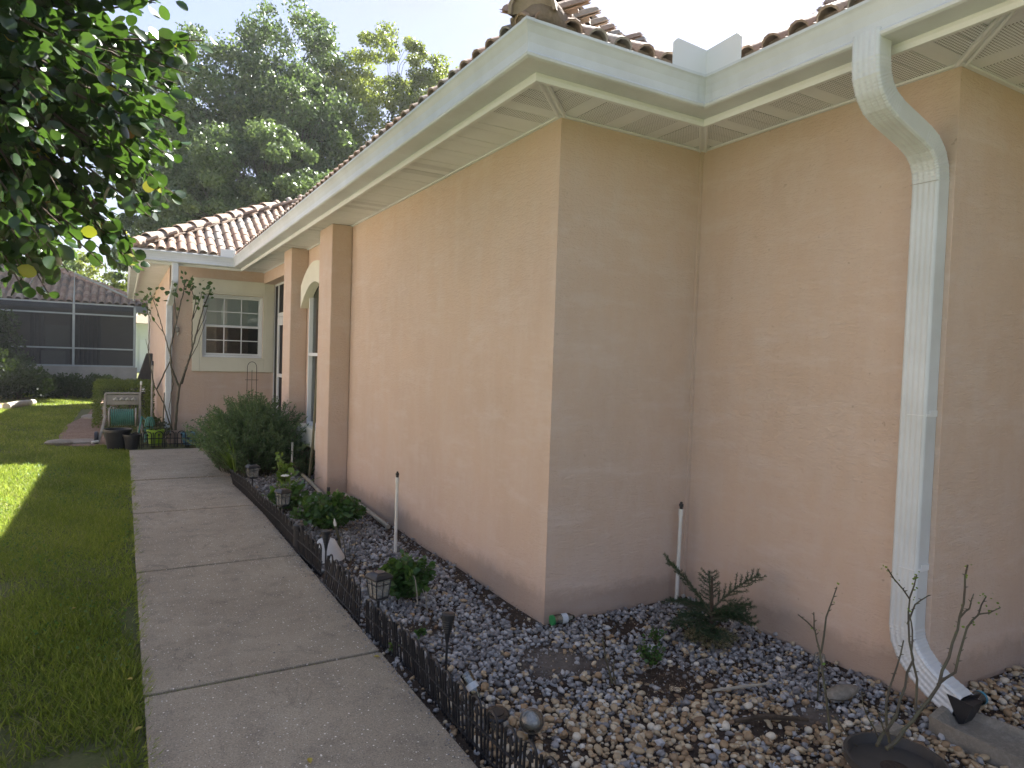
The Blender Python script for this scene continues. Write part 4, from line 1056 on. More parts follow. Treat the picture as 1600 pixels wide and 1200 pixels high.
# ------------------------------------------------------------------ shrubs at the back
def bush(name, label, c, r_, n, mat, leaf, cat='bush', group=None, box=False, seed=0, tv=LEAF_V, tf=LEAF_F, clumps=30, stems=14, tmean=.4):
    rr = np.random.default_rng(seed); t = thing(name, label, cat, c, 0, group)
    if box:
        u = rr.uniform(-1, 1, (n, 3)); ax_ = rr.integers(0, 3, n); s_ = np.sign(rr.uniform(-1, 1, n)); s_[ax_ == 2] = 1
        u[np.arange(n), ax_] = s_*rr.uniform(.8, 1.04, n); loc = u*np.array(r_); loc[:, 2] += r_[2]; nm = u+rr.normal(0, .6, (n, 3))
    else:
        v = rr.normal(size=(clumps, 3)); v /= np.linalg.norm(v, axis=1, keepdims=True); v[:, 2] = np.abs(v[:, 2])*1.1-.15
        cc_ = v*rr.uniform(.35, .85, (clumps, 1))*np.array(r_); idx = rr.integers(0, clumps, n)
        u = rr.normal(size=(n, 3)); u /= np.linalg.norm(u, axis=1, keepdims=True)
        loc = cc_[idx]+u*rr.uniform(.2, 1, (n, 1))**.5*min(r_)*.42; loc[:, 2] += r_[2]*.45; nm = u+rr.normal(0, .6, (n, 3)); nm[:, 2] += .3
    loc[:, 2] = np.maximum(loc[:, 2], .01)
    ls = rr.uniform(.7, 1.3, n)*leaf
    ct = rr.uniform(-.15, .15, n)+.12*np.sin(loc[:, 0]*9)+.12*np.sin(loc[:, 2]*11+loc[:, 1]*7)
    me = scatter('foliage', tv, tf, along(nm, rr.uniform(0, 6.3, n)), ls, loc, np.clip(tmean+ct+rr.normal(0, .12, n), 0, 1), mat)
    link('foliage', me, t)
    mb = MB()
    for k in range(stems):
        a_ = rr.uniform(0, 6.28); q = rr.uniform(.3, .8)
        mb.tube([(0, 0, -.02), (r_[0]*.3*q*math.cos(a_), r_[1]*.3*q*math.sin(a_), r_[2]*.6), (r_[0]*q*math.cos(a_), r_[1]*q*math.sin(a_), r_[2]*1.2)], [.02*r_[2]+.003, .012*r_[2]+.002, .003], 5, False)
    mb.build('stems', STEM, t, True)
    return t
GB = 'dark shrubs along the back of the lawn'
for i, (x, y, rx, rz, lab) in enumerate(((-5.4, 24.0, 1.5, 1.15, 'outermost dark bush at the left edge below the porch'), (-3.6, 22.6, 1.25, 1.35, 'tall dark bush in front of the porch at the far left'), (-2.55, 23.6, .9, .72, 'low dark bush left of the porch post'), (-1.5, 24.6, .85, .48, 'low dark leafy bush right below the porch post'), (-.55, 24.4, .8, .46, 'low green bush at the right end of the porch wall'))):
    bush('bush', lab, (x, y, -.03), (rx, .9, rz), 9000 if i < 2 else 5000, DKBUSH, .07, 'bush', GB, seed=i, clumps=46)
bush('bush', 'tall dark shrub rising against the screened porch at the far left', (-3.9, 25.4, -.03), (1.5, .8, 2.3), 16000, DKBUSH, .08, 'bush', GB, seed=20, clumps=60)
bush('hedge', 'clipped yellow green hedge block behind the hose reel', (.02, 16.2, -.03), (.50, 1.15, .43), 11000, HEDGE, .032, 'hedge', None, True, 30, tmean=.35)

# ------------------------------------------------------------------ hose reel and the things round it
hr = thing('hose_reel_cart', 'taupe plastic hose reel cart with green hose behind the black pots', 'hose reel', (0.0, 12.85, -.02))
def bar(name, pts, w_, d_, mat, par, n=None):
    mb = MB(); mb.tube(pts, 1, 4, True, 0, [(-w_/2, -d_/2), (w_/2, -d_/2), (w_/2, d_/2), (-w_/2, d_/2)], (1, 0, 0)); return bevel(mb.build(name, mat, par), .006, 2)
for s_ in (-1, 1):
    bar('side_frame', [(s_*.25, .03, .28), (s_*.255, .05, .55), (s_*.245, .06, .80)], .035, .06, GREYPL, hr)
    bar('leg', [(s_*.24, -.02, .45), (s_*.285, -.10, .22), (s_*.335, -.16, .02)], .04, .08, GREYPL, hr)
    mb = MB(); mb.tube([(s_*.20, -.02, .20), (s_*.175, -.02, .20)], 1, 4, False, 0, [(-.01, -.01)]*4) if False else mb.lathe([(.02, -.012), (.15, -.012), (.155, 0), (.15, .012), (.02, .012)], (0, 0, 0), 22)
    mb.xf(Matrix.Translation((s_*.19, -.02, .42)) @ Matrix.Rotation(math.pi/2, 4, 'Y')); mb.build('reel_flange', GREYPL, hr, True)
mb = MB(); mb.hexa([(-.26, .03, .795), (.26, .03, .795), (.26, .09, .795), (-.26, .09, .795), (-.245, .03, .825), (.245, .03, .825), (.245, .08, .825), (-.245, .08, .825)]); bevel(mb.build('handle', GREYPL, hr), .012, 3)
mb = MB(); mb.box(-.23, .23, .045, .075, .62, .785); bevel(mb.build('cross_panel', GREYPL, hr), .01, 2)
for k in range(4):
    mb = MB(); x = -.13+k*.085; mb.tube([(x, .03, .70), (x+.03, .025, .725), (x+.06, .03, .70)], [.016, .022, .016], 6); mb.build('embossed_mark', simple('pale_plastic', (.45, .43, .38), (.38, .36, .31), 9, .6), hr, True)
mb = MB()
for ring in (0, 1):
    P = []; turns = 11
    for k in range(turns*20+1):
        a_ = 2*math.pi*k/20; P.append((-.165+.33*k/(turns*20), -.02+(.115+.016*ring+.004*math.sin(k*.7))*math.cos(a_), .42+(.115+.016*ring)*math.sin(a_)))
    mb.tube(P, .0105, 6)
mb.build('hose', HOSE, hr, True)
for s_, xx in ((-1, -.36),):
    mb = MB(); mb.lathe([(.02, -.025), (.095, -.03), (.105, -.015), (.105, .015), (.095, .03), (.02, .025)], n=20); mb.xf(Matrix.Translation((xx, -.12, .10)) @ Matrix.Rotation(math.pi/2, 4, 'Y')); mb.build('wheel', BLACKP, hr, True)
def pot(name, label, loc, r_, h_, mat, soil=True, cat='plant pot', rz=0):
    t = thing(name, label, cat, loc)
    mb = MB(); mb.lathe([(r_*.74, 0), (r_*.97, h_*.86), (r_*1.06, h_*.86), (r_*1.06, h_), (r_*.98, h_), (r_*.90, h_*.82), (r_*.2, h_*.80)], n=26); mb.build('pot_wall', mat, t, True)
    if soil:
        mb = MB(); mb.lathe([(0.001, h_*.84), (r_*.92, h_*.81)], n=20, cap=False); mb.build('soil', SOIL, t, True)
    return t
pot('plant_pot', 'large black nursery pot in front of the hose reel', (-.06, 12.15, -.02), .19, .30, BLACKP)
pot('plant_pot', 'small black pot tucked between the large pot and the little fence', (.13, 11.98, -.02), .12, .23, BLACKP)
pot('plant_pot', 'lime green pot behind the little black fence', (.47, 12.42, -.02), .125, .25, simple('lime_plastic', (.32, .48, .03), (.26, .42, .03), 5, .4))
pot('plant_pot', 'blue bowl shaped pot behind the little black fence', (.98, 12.35, -.02), .14, .20, simple('blue_plastic', (.09, .22, .30), (.07, .18, .25), 5, .4))
mb = MB(); mb.tube([(.32, 12.62, .0), (.34, 12.7, .35), (.28, 12.72, .42), (.22, 12.55, .1)], .014, 7); P = []
for k in range(60):
    a_ = 2*math.pi*k/20; P.append((.36+.05*math.cos(a_)+k*.0012, 12.55+.02*math.sin(a_*.5), .22+.2*math.sin(a_)))
mb.tube(P, .011, 6); tag(mb.build('garden_hose', HOSE, None, True), 'loose loop of green hose between the reel and the green pot', 'hose')
# garden tools leaning in the corner
for lab, a_, b_, m_, r_ in (('broom handle with pale top leaning left of the wing corner', (.22, 12.75, 0), (.27, 13.2, .92), PVCOLD, .013), ('white pole with dark band leaning on the wing corner', (.42, 12.8, 0), (.44, 13.25, 1.25), PVCOLD, .016), ('thin dark cane leaning against the lit side wall', (.58, 12.75, 0), (.62, 13.05, .75), STEM, .010)):
    t = thing('garden_tool', lab, 'tool', a_); mb = MB(); mb.tube([(0, 0, 0), Vector(b_)-Vector(a_)], r_, 8); mb.build('shaft', m_, t, True)
    mb = MB(); d_ = Vector(b_)-Vector(a_); mb.tube([d_, d_*1.06], r_*1.25, 8); mb.build('grip', PVC if 'pale' in lab else BLACKP, t, True)
# dry plant bits in that corner
bush('dry_plant', 'dry grey brown stalks crowded at the foot of the wing corner', (.50, 12.62, -.02), (.20, .18, .30), 700, DKBUSH, .045, 'plant', None, seed=44, stems=40, tmean=.93)
# spiky leaf plant
# black board leaning by the side wall
mb = MB(); mb.hexa([(.10, 20.0, 0), (.62, 20.0, 0), (.62, 20.1, 0), (.10, 20.1, 0), (.52, 20.0, 1.42), (.67, 20.0, 1.42), (.67, 20.1, 1.42), (.52, 20.1, 1.42)])
bevel(mb.build('folded_umbrella', BLACKP), .02, 2); tag(bpy.data.objects['folded_umbrella'], 'black covered folded thing leaning on the far side wall', 'umbrella')
mb = MB(); mb.box(.40, .60, 19.2, 19.5, .46, .60); tag(mb.build('utility_box', WHITE), 'small white box beside the black leaning umbrella', 'box')
# white logs edging the mulch bed
for lab, a_, b_ in (('white painted log edging the mulch bed, left one', (-3.2, 19.0, .05), (-2.52, 19.75, .05)), ('greyer log edging the mulch bed, right one', (-2.42, 20.1, .04), (-2.02, 21.5, .04))):
    mb = MB(); a_, b_ = Vector(a_), Vector(b_); mb.tube([a_, a_.lerp(b_, .5)+Vector((0, 0, .01)), b_], [.085, .09, .08], 10); tag(mb.build('edging_log', PVC if 'white' in lab else PVCOLD, None, True), lab, 'log')
V, F = ico(2, 77, .15, (.16, .09, .06)); mb = MB(); mb.add([(x-.86, y+12.75, z+.02) for x, y, z in V], F); tag(mb.build('pale_rock', SPLASH, None, True), 'flat pale rock lying at the front of the mulch path', 'rock')
mb = MB(); mb.tube([(-.42, 12.55, .03), (-.33, 12.6, .04)], .02, 6); tag(mb.build('white_scrap', PVC, None, True), 'small white scrap beside the reel wheel', 'scrap')

# ------------------------------------------------------------------ arched wire edging
def fence_run(name, label, pts, h_=.215, pitch=.155, aw_=.098, r_=.0058, spade=True, tilt=None, group=None):
    t = thing(name, label, 'fence', (pts[0][0], pts[0][1], bed_z(*pts[0]) if pts[0][1] < 11 else 0.0), 0, group); o_ = Vector((pts[0][0], pts[0][1], 0))
    L_ = [0]; 
    for a_, b_ in zip(pts[:-1], pts[1:]): L_.append(L_[-1]+math.hypot(b_[0]-a_[0], b_[1]-a_[1]))
    def pt(s_):
        s_ = min(max(s_, 0), L_[-1]-1e-6)
        for i in range(len(pts)-1):
            if s_ <= L_[i+1]: 
                k = (s_-L_[i])/(L_[i+1]-L_[i]); a_, b_ = Vector(pts[i]), Vector(pts[i+1]); p = a_.lerp(b_, k); return Vector((p.x, p.y, 0)), Vector((*(b_-a_).normalized(), 0))
    n_ = int((L_[-1])/pitch); sag = lambda s_: .004*math.sin(s_*5)+.006*math.sin(s_*2.3)
    lean = lambda s_: (tilt or 0)*s_/L_[-1]+.012*math.sin(s_*3)
    for k in range(n_):
        s_ = pitch*(k+.5); P = []; h2 = h_+random.uniform(-.006, .006)
        for q in range(-1, 12):
            a_ = math.pi*(q)/10
            if q == -1: c_, z = -aw_/2, -.03
            elif q == 11: c_, z = aw_/2, -.03
            else: c_, z = -aw_/2*math.cos(a_), h2-aw_/2+aw_/2*math.sin(a_)
            p, d_ = pt(s_+c_); nrm = Vector((d_.y, -d_.x, 0)); P.append(p-o_+nrm*lean(s_)*z/h_+Vector((0, 0, z+sag(s_))))
        mb = MB(); mb.tube(P, r_, 6); mb.build('fence_arch', BLACKM, t, True)
        p, d_ = pt(s_); nrm = Vector((d_.y, -d_.x, 0)); b = p-o_+Vector((0, 0, sag(s_)))
        mb = MB(); zt = h_*.70; ln_ = nrm*lean(s_)
        mb.tube([b+Vector((0, 0, -.02)), b+ln_*.7+Vector((0, 0, zt))], r_*.9, 6)
        mb.add([b+ln_*.7+d_*x+nrm*y+Vector((0, 0, zt+z)) for y in (-.003, .003) for x, z in ((-.006, 0), (-.018, .004), (-.014, .016), (0, .038), (.014, .016), (.018, .004), (.006, 0))], [tuple(range(7)), tuple(range(13, 6, -1))]+[(i, i+7, (i+1) % 7+7, (i+1) % 7) for i in range(7)])
        mb.build('fence_spike', BLACKM, t, True)
        # straight picket between arches
        p, d_ = pt(s_+pitch/2); b = p-o_+Vector((0, 0, sag(s_)))
        mb = MB(); mb.tube([b+Vector((0, 0, -.04)), b+ln_*.9+Vector((0, 0, h_*.93))], [r_, r_], 6); mb.build('fence_picket', BLACKM, t, True)
    for z in (.022, h_*.50):
        P = []
        m = max(4, int(L_[-1]/.06))
        for k in range(m+1):
            s_ = L_[-1]*k/m; p, d_ = pt(s_); P.append(p-o_+Vector((d_.y, -d_.x, 0))*lean(s_)*z/h_+Vector((0, 0, z+sag(s_))))
        mb = MB(); mb.tube(P, r_*.95, 6); mb.build('fence_rail', BLACKM, t, True)
    return t
GF = 'low black arched fence edging the bed'
fence_run('edging_fence', 'nearest length of low black arched fence, reaching the bottom of the view', [(1.30, 1.30), (1.255, 2.19), (1.25, 2.6), (1.265, 3.2), (1.215, 3.72)], .225, .125, .075, .0062, group=GF, tilt=-.02)
fence_run('edging_fence', 'short middle length of low black fence beside the near lantern and round torch', [(1.215, 3.79), (1.20, 4.2), (1.185, 4.62)], .225, .125, .075, .0062, group=GF, tilt=.03)
fence_run('edging_fence', 'far length of low black fence running off into the feathery bush', [(1.235, 4.76), (1.20, 5.4), (1.215, 6.05), (1.185, 7.1), (1.14, 8.5)], .225, .125, .075, .0062, group=GF, tilt=-.05)
fence_run('edging_fence', 'little black arched fence with spade tips across the end of the walk', [(.10, 12.06), (.6, 12.10), (1.08, 12.08)], .225, .163, .115, .0075, group=None)

# ------------------------------------------------------------------ solar lanterns and torches
SMOKY = screen('smoky_lantern_pane', .45, (.30, .295, .27))
LITG = simple('frosted_lantern_pane', (.55, .53, .46), (.42, .40, .34), 20, .25)
def lantern(label, loc, h_, w_, rz, lit):
    t = thing('solar_lantern', label, 'lantern', loc, rz, 'black solar path lanterns')
    mb = MB(); mb.tube([(0, 0, -.05), (0, 0, h_-.135)], .0085, 8); mb.build('stake', BLACKP, t, True)
    mb = MB(); mb.lathe([(.016, h_-.155), (w_*.42, h_-.142), (w_*.42, h_-.130), (.01, h_-.130)], n=4); mb.xf(Matrix.Rotation(math.pi/4, 4, 'Z')); mb.build('base', BLACKP, t)
    z0, z1 = h_-.130, h_-.030; a_ = w_*.30; b_ = w_*.37
    for sx, sy in ((-1, -1), (1, -1), (1, 1), (-1, 1)):
        mb = MB(); mb.tube([(sx*a_, sy*a_, z0), (sx*b_, sy*b_, z1)], .0042, 4); mb.build('frame_bar', BLACKP, t)
    for k in range(4):
        mb = MB(); mb.tube([(0, -a_, z0), (0, -b_, z1)], .0028, 4); mb.tube([(-a_*.98, -(a_+b_)/2-.0005, (z0+z1)/2+.022), (a_*1.1, -(a_+b_)/2-.0005, (z0+z1)/2+.022)], .0025, 4); mb.xf(Matrix.Rotation(k*math.pi/2, 4, 'Z')); mb.build('frame_bar', BLACKP, t)
        mb = MB(); mb.add([(-a_, -a_+.003, z0), (a_, -a_+.003, z0), (b_, -b_+.003, z1), (-b_, -b_+.003, z1), (-a_, -a_+.005, z0), (a_, -a_+.005, z0), (b_, -b_+.005, z1), (-b_, -b_+.005, z1)], [(0, 1, 2, 3), (7, 6, 5, 4), (0, 4, 5, 1), (2, 6, 7, 3)]); mb.xf(Matrix.Rotation(k*math.pi/2, 4, 'Z')); mb.build('pane', SMOKY, t)
    mb = MB(); mb.lathe([(.004, z0+.002), (.017, z0+.006), (.018, z0+.020), (.008, z0+.034)], n=10); mb.build('bulb', WHITEP, t, True)
    mb = MB(); mb.lathe([(w_*.60, z1), (w_*.62, z1+.010), (w_*.50, z1+.026), (w_*.34, z1+.034), (.005, z1+.034)], n=4); mb.xf(Matrix.Rotation(math.pi/4, 4, 'Z')); bevel(mb.build('cap', BLACKP, t), .002, 2)
    mb = MB(); mb.box(-w_*.2, w_*.2, -w_*.2, w_*.2, z1+.0345, z1+.0365); mb.build('solar_cell', simple('solar_cell', (.03, .035, .06), (.04, .045, .07), 30, .15), t)
    return t
lantern('nearest square black lantern, in front of the round leafy shrub', (1.262, 3.62, -.02), .35, .132, .25, False)
lantern('middle square black lantern just before the white flower', (1.215, 6.03, -.02), .385, .125, .4, True)
lantern('farthest square black lantern at the foot of the feathery bush', (1.245, 7.80, -.02), .33, .15, .1, True)
def torch(label, loc, h_, tilt=(0, 0)):
    t = thing('solar_torch', label, 'torch light', loc, 0, 'black solar torches'); t.rotation_euler = (tilt[0], tilt[1], 0)
    mb = MB(); mb.tube([(0, 0, -.05), (0, 0, h_-.13)], .0065, 8); mb.build('stake', BLACKP, t, True)
    mb = MB()
    mb.lathe([(.007, h_-.14), (.013, h_-.10), (.025, h_-.055), (.0315, h_-.015), (.032, h_), (.023, h_+.004), (.002, h_+.005)], n=16); mb.build('head', BLACKP, t, True)
    for k in range(6):
        z = h_-.085+k*.011; rr_ = .0185+k*.0024
        for s_ in range(4):
            mb = MB(); a0 = s_*math.pi/2+.25; mb.tube([(rr_*math.cos(a0+q*.26), rr_*math.sin(a0+q*.26), z+.002) for q in range(5)], .0018, 4); mb.build('slot', simple('amber_slot', (.10, .09, .08), (.06, .055, .05), 50, .4) if 'amber_slot' not in bpy.data.materials else bpy.data.materials['amber_slot'], t, True)
    return t
torch('black solar torch in front of the white cone, by the gap in the fence', (1.235, 4.66, -.02), .345)
torch('nearest black solar torch, standing alone in the gravel behind the fence', (1.325, 2.84, -.02), .375, (.0, .02))
# short black post
mb = MB(); mb.lathe([(.035, 0), (.037, .13), (.042, .132), (.042, .165), (.03, .172), (.005, .172)], n=14); tag(link('post_stub', mb.mesh('post_stub', BLACKP, True), None, (1.215, 5.42, .03)), 'short round black post stub among the fence, left of the white cone', 'post')
# white translucent cone
t = thing('white_cone', 'white plastic cone standing on the gravel behind the torch', 'cone', (1.36, 5.12, -.005)); mb = MB()
mb.lathe([(.140, 0), (.137, .012), (.062, .140), (.034, .152), (.030, .150), (.057, .135), (.130, .004)], n=22, cap=False); cone = mb.build('cone_wall', simple('milky_plastic', (.62, .62, .60), (.52, .52, .50), 12, .45), t, True)
# snapped stick with a pale tip
mb = MB(); mb.tube([(0, 0, -.02), (-.015, .0, .09), (-.045, 0, .19)], [.012, .011, .010], 7); t = thing('stick', 'short stake with broken white tip beside the white cone', 'stick', (1.52, 5.30, 0)); mb.build('shaft', STEM, t, True)
mb = MB(); mb.tube([(-.045, 0, .19), (-.050, 0, .215), (-.054, 0, .25)], [.011, .012, .002], 7); mb.build('tip', PVC, t, True)

# ------------------------------------------------------------------ PVC risers
def riser(label, loc, h_, tilt):
    t = thing('sprinkler_riser', label, 'sprinkler pipe', loc, 0, 'white sprinkler risers'); t.rotation_euler = (tilt, tilt*.4, 0)
    mb = MB(); mb.lathe([(.0125, -.05), (.0125, h_-.09), (.0155, h_-.089), (.0155, h_-.045), (.006, h_-.045)], n=14); mb.build('pipe', PVC, t, True)
    mb = MB(); mb.lathe([(.011, h_-.045), (.011, h_-.030), (.0145, h_-.029), (.0145, h_-.012), (.008, h_-.010), (.009, h_), (.003, h_+.002)], n=12); mb.build('nozzle', BLACKP, t, True)
riser('tall white sprinkler riser standing alone before the long wall', (1.90, 5.08, -.02), .655, .0)
riser('farthest white sprinkler riser beside the first pillar', (1.845, 8.66, -.02), .50, .0)
riser('white sprinkler riser behind the little pine in the inner corner', (3.19, 3.27, -.01), .665, .01)
mb = MB(); mb.tube([(1.72, 6.45, -.02), (1.72, 6.45, .24)], .012, 10); mb.tube([(1.72, 6.45, .24), (1.72, 6.45, .275)], .015, 10); tag(mb.build('riser_stub', BLACKP, None, True), 'short black sprinkler stub poking out of the middle shrub', 'sprinkler pipe')
# long pipe lying at the foot of the wall
for lab, a_, b_ in (('dusty pipe lying along the foot of the long wall', (2.13, 7.33, .015), (2.09, 5.78, .012)), ('pipe end lying on the gravel beside the pillar base', (1.99, 8.9, .02), (1.90, 7.35, .014))):
    mb = MB(); mb.tube([a_, tuple((np.array(a_)+np.array(b_))/2+np.array([.01, 0, .004])), b_], .020, 10); tag(mb.build('ground_pipe', PVCOLD, None, True), lab, 'pipe')
# pole leaning in the window niche
mb = MB(); mb.tube([at(483, 748, 1, 8.5), at(489, 690, 1, 8.45), at(497, 560, 1, 8.35)], [.017, .016, .013], 9); tag(mb.build('leaning_pole', simple('olive_pole', (.20, .19, .11), (.13, .12, .07), 9, .6), None, True), 'olive green pole leaning up beside the second pillar', 'pole')
# trellis
t = thing('wire_trellis', 'slim round topped wire trellis in front of the cream window surround', 'trellis', (1.78, 11.4, 0)); 
P = [(-.075, 0, 0), (-.07, 0, 1.30)]+[(-.07*math.cos(math.pi*k/8), 0, 1.30+.09*math.sin(math.pi*k/8)) for k in range(1, 8)]+[(.07, 0, 1.30), (.075, 0, 0)]
mb = MB(); mb.tube(P, .0045, 5); mb.build('hoop', BLACKM, t, True)
mb = MB(); mb.tube([(0, 0, 0), (0, 0, 1.26)], .004, 5); mb.build('middle_wire', BLACKM, t, True)
for z in (.5, .8, 1.10):
    mb = MB(); mb.tube([(-.10, .006, z), (.10, .006, z)], .004, 5); mb.build('cross_wire', BLACKM, t, True)
# little wall ornament
t = thing('wall_ornament', 'small grey bird shaped ornament on the wall beside the window', 'ornament', (.80, 12.90, 1.88))
mb = MB(); V, F = ico(2, 5, .08, (.035, .02, .055)); mb.add(V, F); mb.build('body', GREYPL, t, True)
mb = MB(); V, F = ico(1, 6, .05, (.022, .018, .022)); mb.add([(x-.022, y, z+.06) for x, y, z in V], F); mb.build('head', PVC, t, True)
mb = MB(); mb.tube([(.01, 0, -.04), (.0, .01, -.10)], [.014, .006], 6); mb.build('tail', PVC, t, True)

# ------------------------------------------------------------------ garden plants
def feathery(name, label, c, rx, ry, h_, stems, per, mat, seed, cat='bush', leaf=.035, basr=.35, group=None, width=.16, tmean=.45, droop=.35):
    rr = np.random.default_rng(seed); t = thing(name, label, cat, c, 0, group); mb = MB(); P = []; D = []; T = []
    for k in range(stems):
        a_ = rr.uniform(0, 6.283); q = math.sqrt(rr.uniform(0, 1)); b = np.array([rx*basr*q*math.cos(a_), ry*basr*q*math.sin(a_), 0])
        hh = h_*(1-.45*q*q)*rr.uniform(.62, 1.05); e = np.array([rx*q*math.cos(a_+rr.normal(0, .3)), ry*q*math.sin(a_+rr.normal(0, .3)), hh])
        m_ = b*.6+e*.4+np.array([0, 0, hh*droop]); tm_ = rr.uniform(-.2, .2)
        pts = [(1-s_)**2*b+2*s_*(1-s_)*m_+s_*s_*e for s_ in np.linspace(0, 1, 6)]
        mb.tube([tuple(p) for p in pts], [.004, .0035, .003, .0025, .002, .001], 3, False)
        for j in range(per):
            s_ = .12+.88*(j+rr.uniform(0, 1))/per; p = (1-s_)**2*b+2*s_*(1-s_)*m_+s_*s_*e; tan = 2*(1-s_)*(m_-b)+2*s_*(e-m_); tan /= np.linalg.norm(tan)+1e-9
            d = tan*.7+rr.normal(0, .55, 3); P.append(p+rr.normal(0, .006, 3)); D.append(d); T.append(np.clip(tmean+tm_+.18*(s_-.5)+rr.normal(0, .1), 0, 1))
    P = np.array(P); D = np.array(D); n = len(P); ls = leaf*rr.uniform(.5, 1.3, n); P[:, 2] = np.maximum(P[:, 2], .005)
    mb.build('stems', STEM, t)
    link('foliage', scatter('foliage', DIA_V, DIA_F, along(D, rr.uniform(0, 6.3, n)), np.stack([ls*width/.6*1.6, ls, ls], 1), P, np.array(T), mat), t)
    return t
feathery('feathery_bush', 'wide grey green feathery bush spilling over the walk in front of the pillars', (1.50, 9.45, -.03), .80, 1.12, 1.02, 520, 95, FEATH, 50, leaf=.046, basr=.5)
feathery('feathery_bush', 'lower grey green feathery growth between the first pillar and the big bush', (1.72, 10.7, -.03), .55, .7, .95, 260, 70, FEATH, 51, leaf=.042, basr=.5)
feathery('feathery_bush', 'small wispy plant at the foot of the near pillar by the leaning pole', (2.02, 8.75, -.02), .20, .28, .42, 46, 40, FEATH, 52, 'plant', leaf=.035)
def straps(name, label, c, n, h_, spread, mat, seed, lean=(0, 0), w_=.011, cat='plant'):
    rr = np.random.default_rng(seed); t = thing(name, label, cat, c); me_all = []
    for k in range(n):
        a_ = rr.uniform(0, 6.283); sp_ = spread*rr.uniform(.2, 1); d = Vector((math.cos(a_)*sp_+lean[0]*rr.uniform(.6, 1.2), math.sin(a_)*sp_+lean[1], 0)); hh = h_*rr.uniform(.65, 1.1)
        side = Vector((d.y, -d.x, 0)); side = side.normalized() if side.length > 1e-4 else Vector((1, 0, 0)); V = []; m = 5
        for j in range(m+1):
            s_ = j/m; p = Vector((rr.normal(0, .012) if j == 0 else 0, 0, 0))+d*(s_**1.6)+Vector((0, 0, hh*(s_-.18*s_**3))); ww = w_*(1-s_**2.2)+.0008
            V += [p-side*ww, p+Vector((0, 0, -.003)), p+side*ww]
        F = []
        for j in range(m): F += [(3*j, 3*j+1, 3*j+4, 3*j+3), (3*j+1, 3*j+2, 3*j+5, 3*j+4)]
        mb = MB(); mb.add(V, F); me = mb.mesh('leaf_blade', mat, True); settint(me, rr.uniform(.2, .9)); link('leaf_blade', me, t)
    return t
straps('strap_leaf_plant', 'fan of long bright yellow green blades in the feathery bush', (1.17, 8.55, -.02), 34, .62, .15, STRAPL, 60, (-.16, .1), .009)
straps('strap_leaf_plant', 'few arching pale blades beside the white flower', (1.55, 7.35, -.02), 9, .30, .30, STRAPL, 61, (.05, 0), .007)
straps('agave_plant', 'blue green pointed leaves beside the hose reel at the wing corner', (.40, 12.7, -.02), 11, .42, .22, FEATH, 62, (0, 0), .028)
def leafy(name, label, c, stems, h_, spread, nl, leaf, mat, seed, cat='plant', tmean=.5, group=None):
    rr = np.random.default_rng(seed); t = thing(name, label, cat, c, 0, group); mb = MB(); P = []; D = []; T = []
    for k in range(stems):
        a_ = rr.uniform(0, 6.283); q = math.sqrt(rr.uniform(0.02, 1)); e = np.array([spread*q*math.cos(a_), spread*q*math.sin(a_), h_*(1-.5*q*q)*rr.uniform(.7, 1.08)])
        pts = [np.zeros(3), e*np.array([.4, .4, .55]), e]; mb.tube([tuple(p) for p in pts], [.004, .003, .0015], 4, False)
        for j in range(nl):
            s_ = .25+.75*(j+.5)/nl; p = pts[1]*2*s_*(1-s_)+e*s_*s_; d = rr.normal(0, 1, 3)*np.array([1, 1, .5])+np.array([0, 0, .45]); P.append(p+rr.normal(0, .004, 3)); D.append(d); T.append(np.clip(tmean+.2*(s_-.6)+rr.normal(0, .14), 0, 1))
    P = np.array(P); D = np.array(D); n = len(P); ls = leaf*rr.uniform(.6, 1.25, n)
    mb.build('stems', STEM, t); link('foliage', scatter('foliage', LEAF_V, LEAF_F, along(D, rr.uniform(0, 6.3, n)), ls, P, np.array(T), mat), t); return t
leafy('round_shrub', 'dense round green shrub behind the nearest lantern', (1.60, 4.06, -.02), 95, .30, .20, 16, .050, SHRUB, 70, 'shrub', .38)
leafy('low_shrub', 'wide low green shrub in the middle of the bed, behind the white cone', (1.62, 5.98, -.02), 190, .33, .34, 15, .050, SHRUB, 71, 'shrub', .42)
fp = leafy('flowering_plant', 'leafy plant carrying a single white flower behind the middle lantern', (1.43, 6.85, -.02), 40, .30, .25, 9, .065, SHRUB, 72, 'plant', .6)
mb = MB()
for k in range(6):
    a_ = k*1.047; V, F = ico(1, k, .05, (.028, .018, .010)); m_ = Matrix.Translation((-.04+.016*math.cos(a_), .016*math.sin(a_)-.03, .365)) @ Matrix.Rotation(a_, 4, 'Z'); mb.add([tuple(m_ @ Vector(v)) for v in V], F)
mb.build('flower', WHITEP, fp, True); mb = MB(); mb.tube([(-.02, 0, .1), (-.04, -.03, .36)], .002, 4); mb.build('flower_stem', STEM, fp)
leafy('bright_plant', 'bright green leafy sprig on a bare stem before the first pillar', (1.62, 7.95, -.02), 14, .52, .20, 6, .085, STRAPL, 73, 'plant', .5)
leafy('seedling_plant', 'small blue green plant with yellow top in dug soil near the wall corner', (2.36, 2.58, 0), 26, .155, .085, 9, .022, SHRUB, 74, 'plant', .40)
leafy('seedling_plant', 'tiny green plant at the left foot of the little pine', (2.60, 2.80, 0), 12, .09, .07, 6, .022, SHRUB, 75, 'plant', .4)
for k, (x, y, lab) in enumerate(((2.02, 1.68, 'tiny round leaved weed at the bottom edge among tan pebbles'), (1.43, 3.42, 'tiny green weed in front of the round shrub'), (1.42, 1.55, 'tiny weed at the foot of the nearest fence'))):
    leafy('weed', lab, (x, y, .01), 8, .045, .045, 3, .030, SHRUB, 80+k, 'weed', .55)
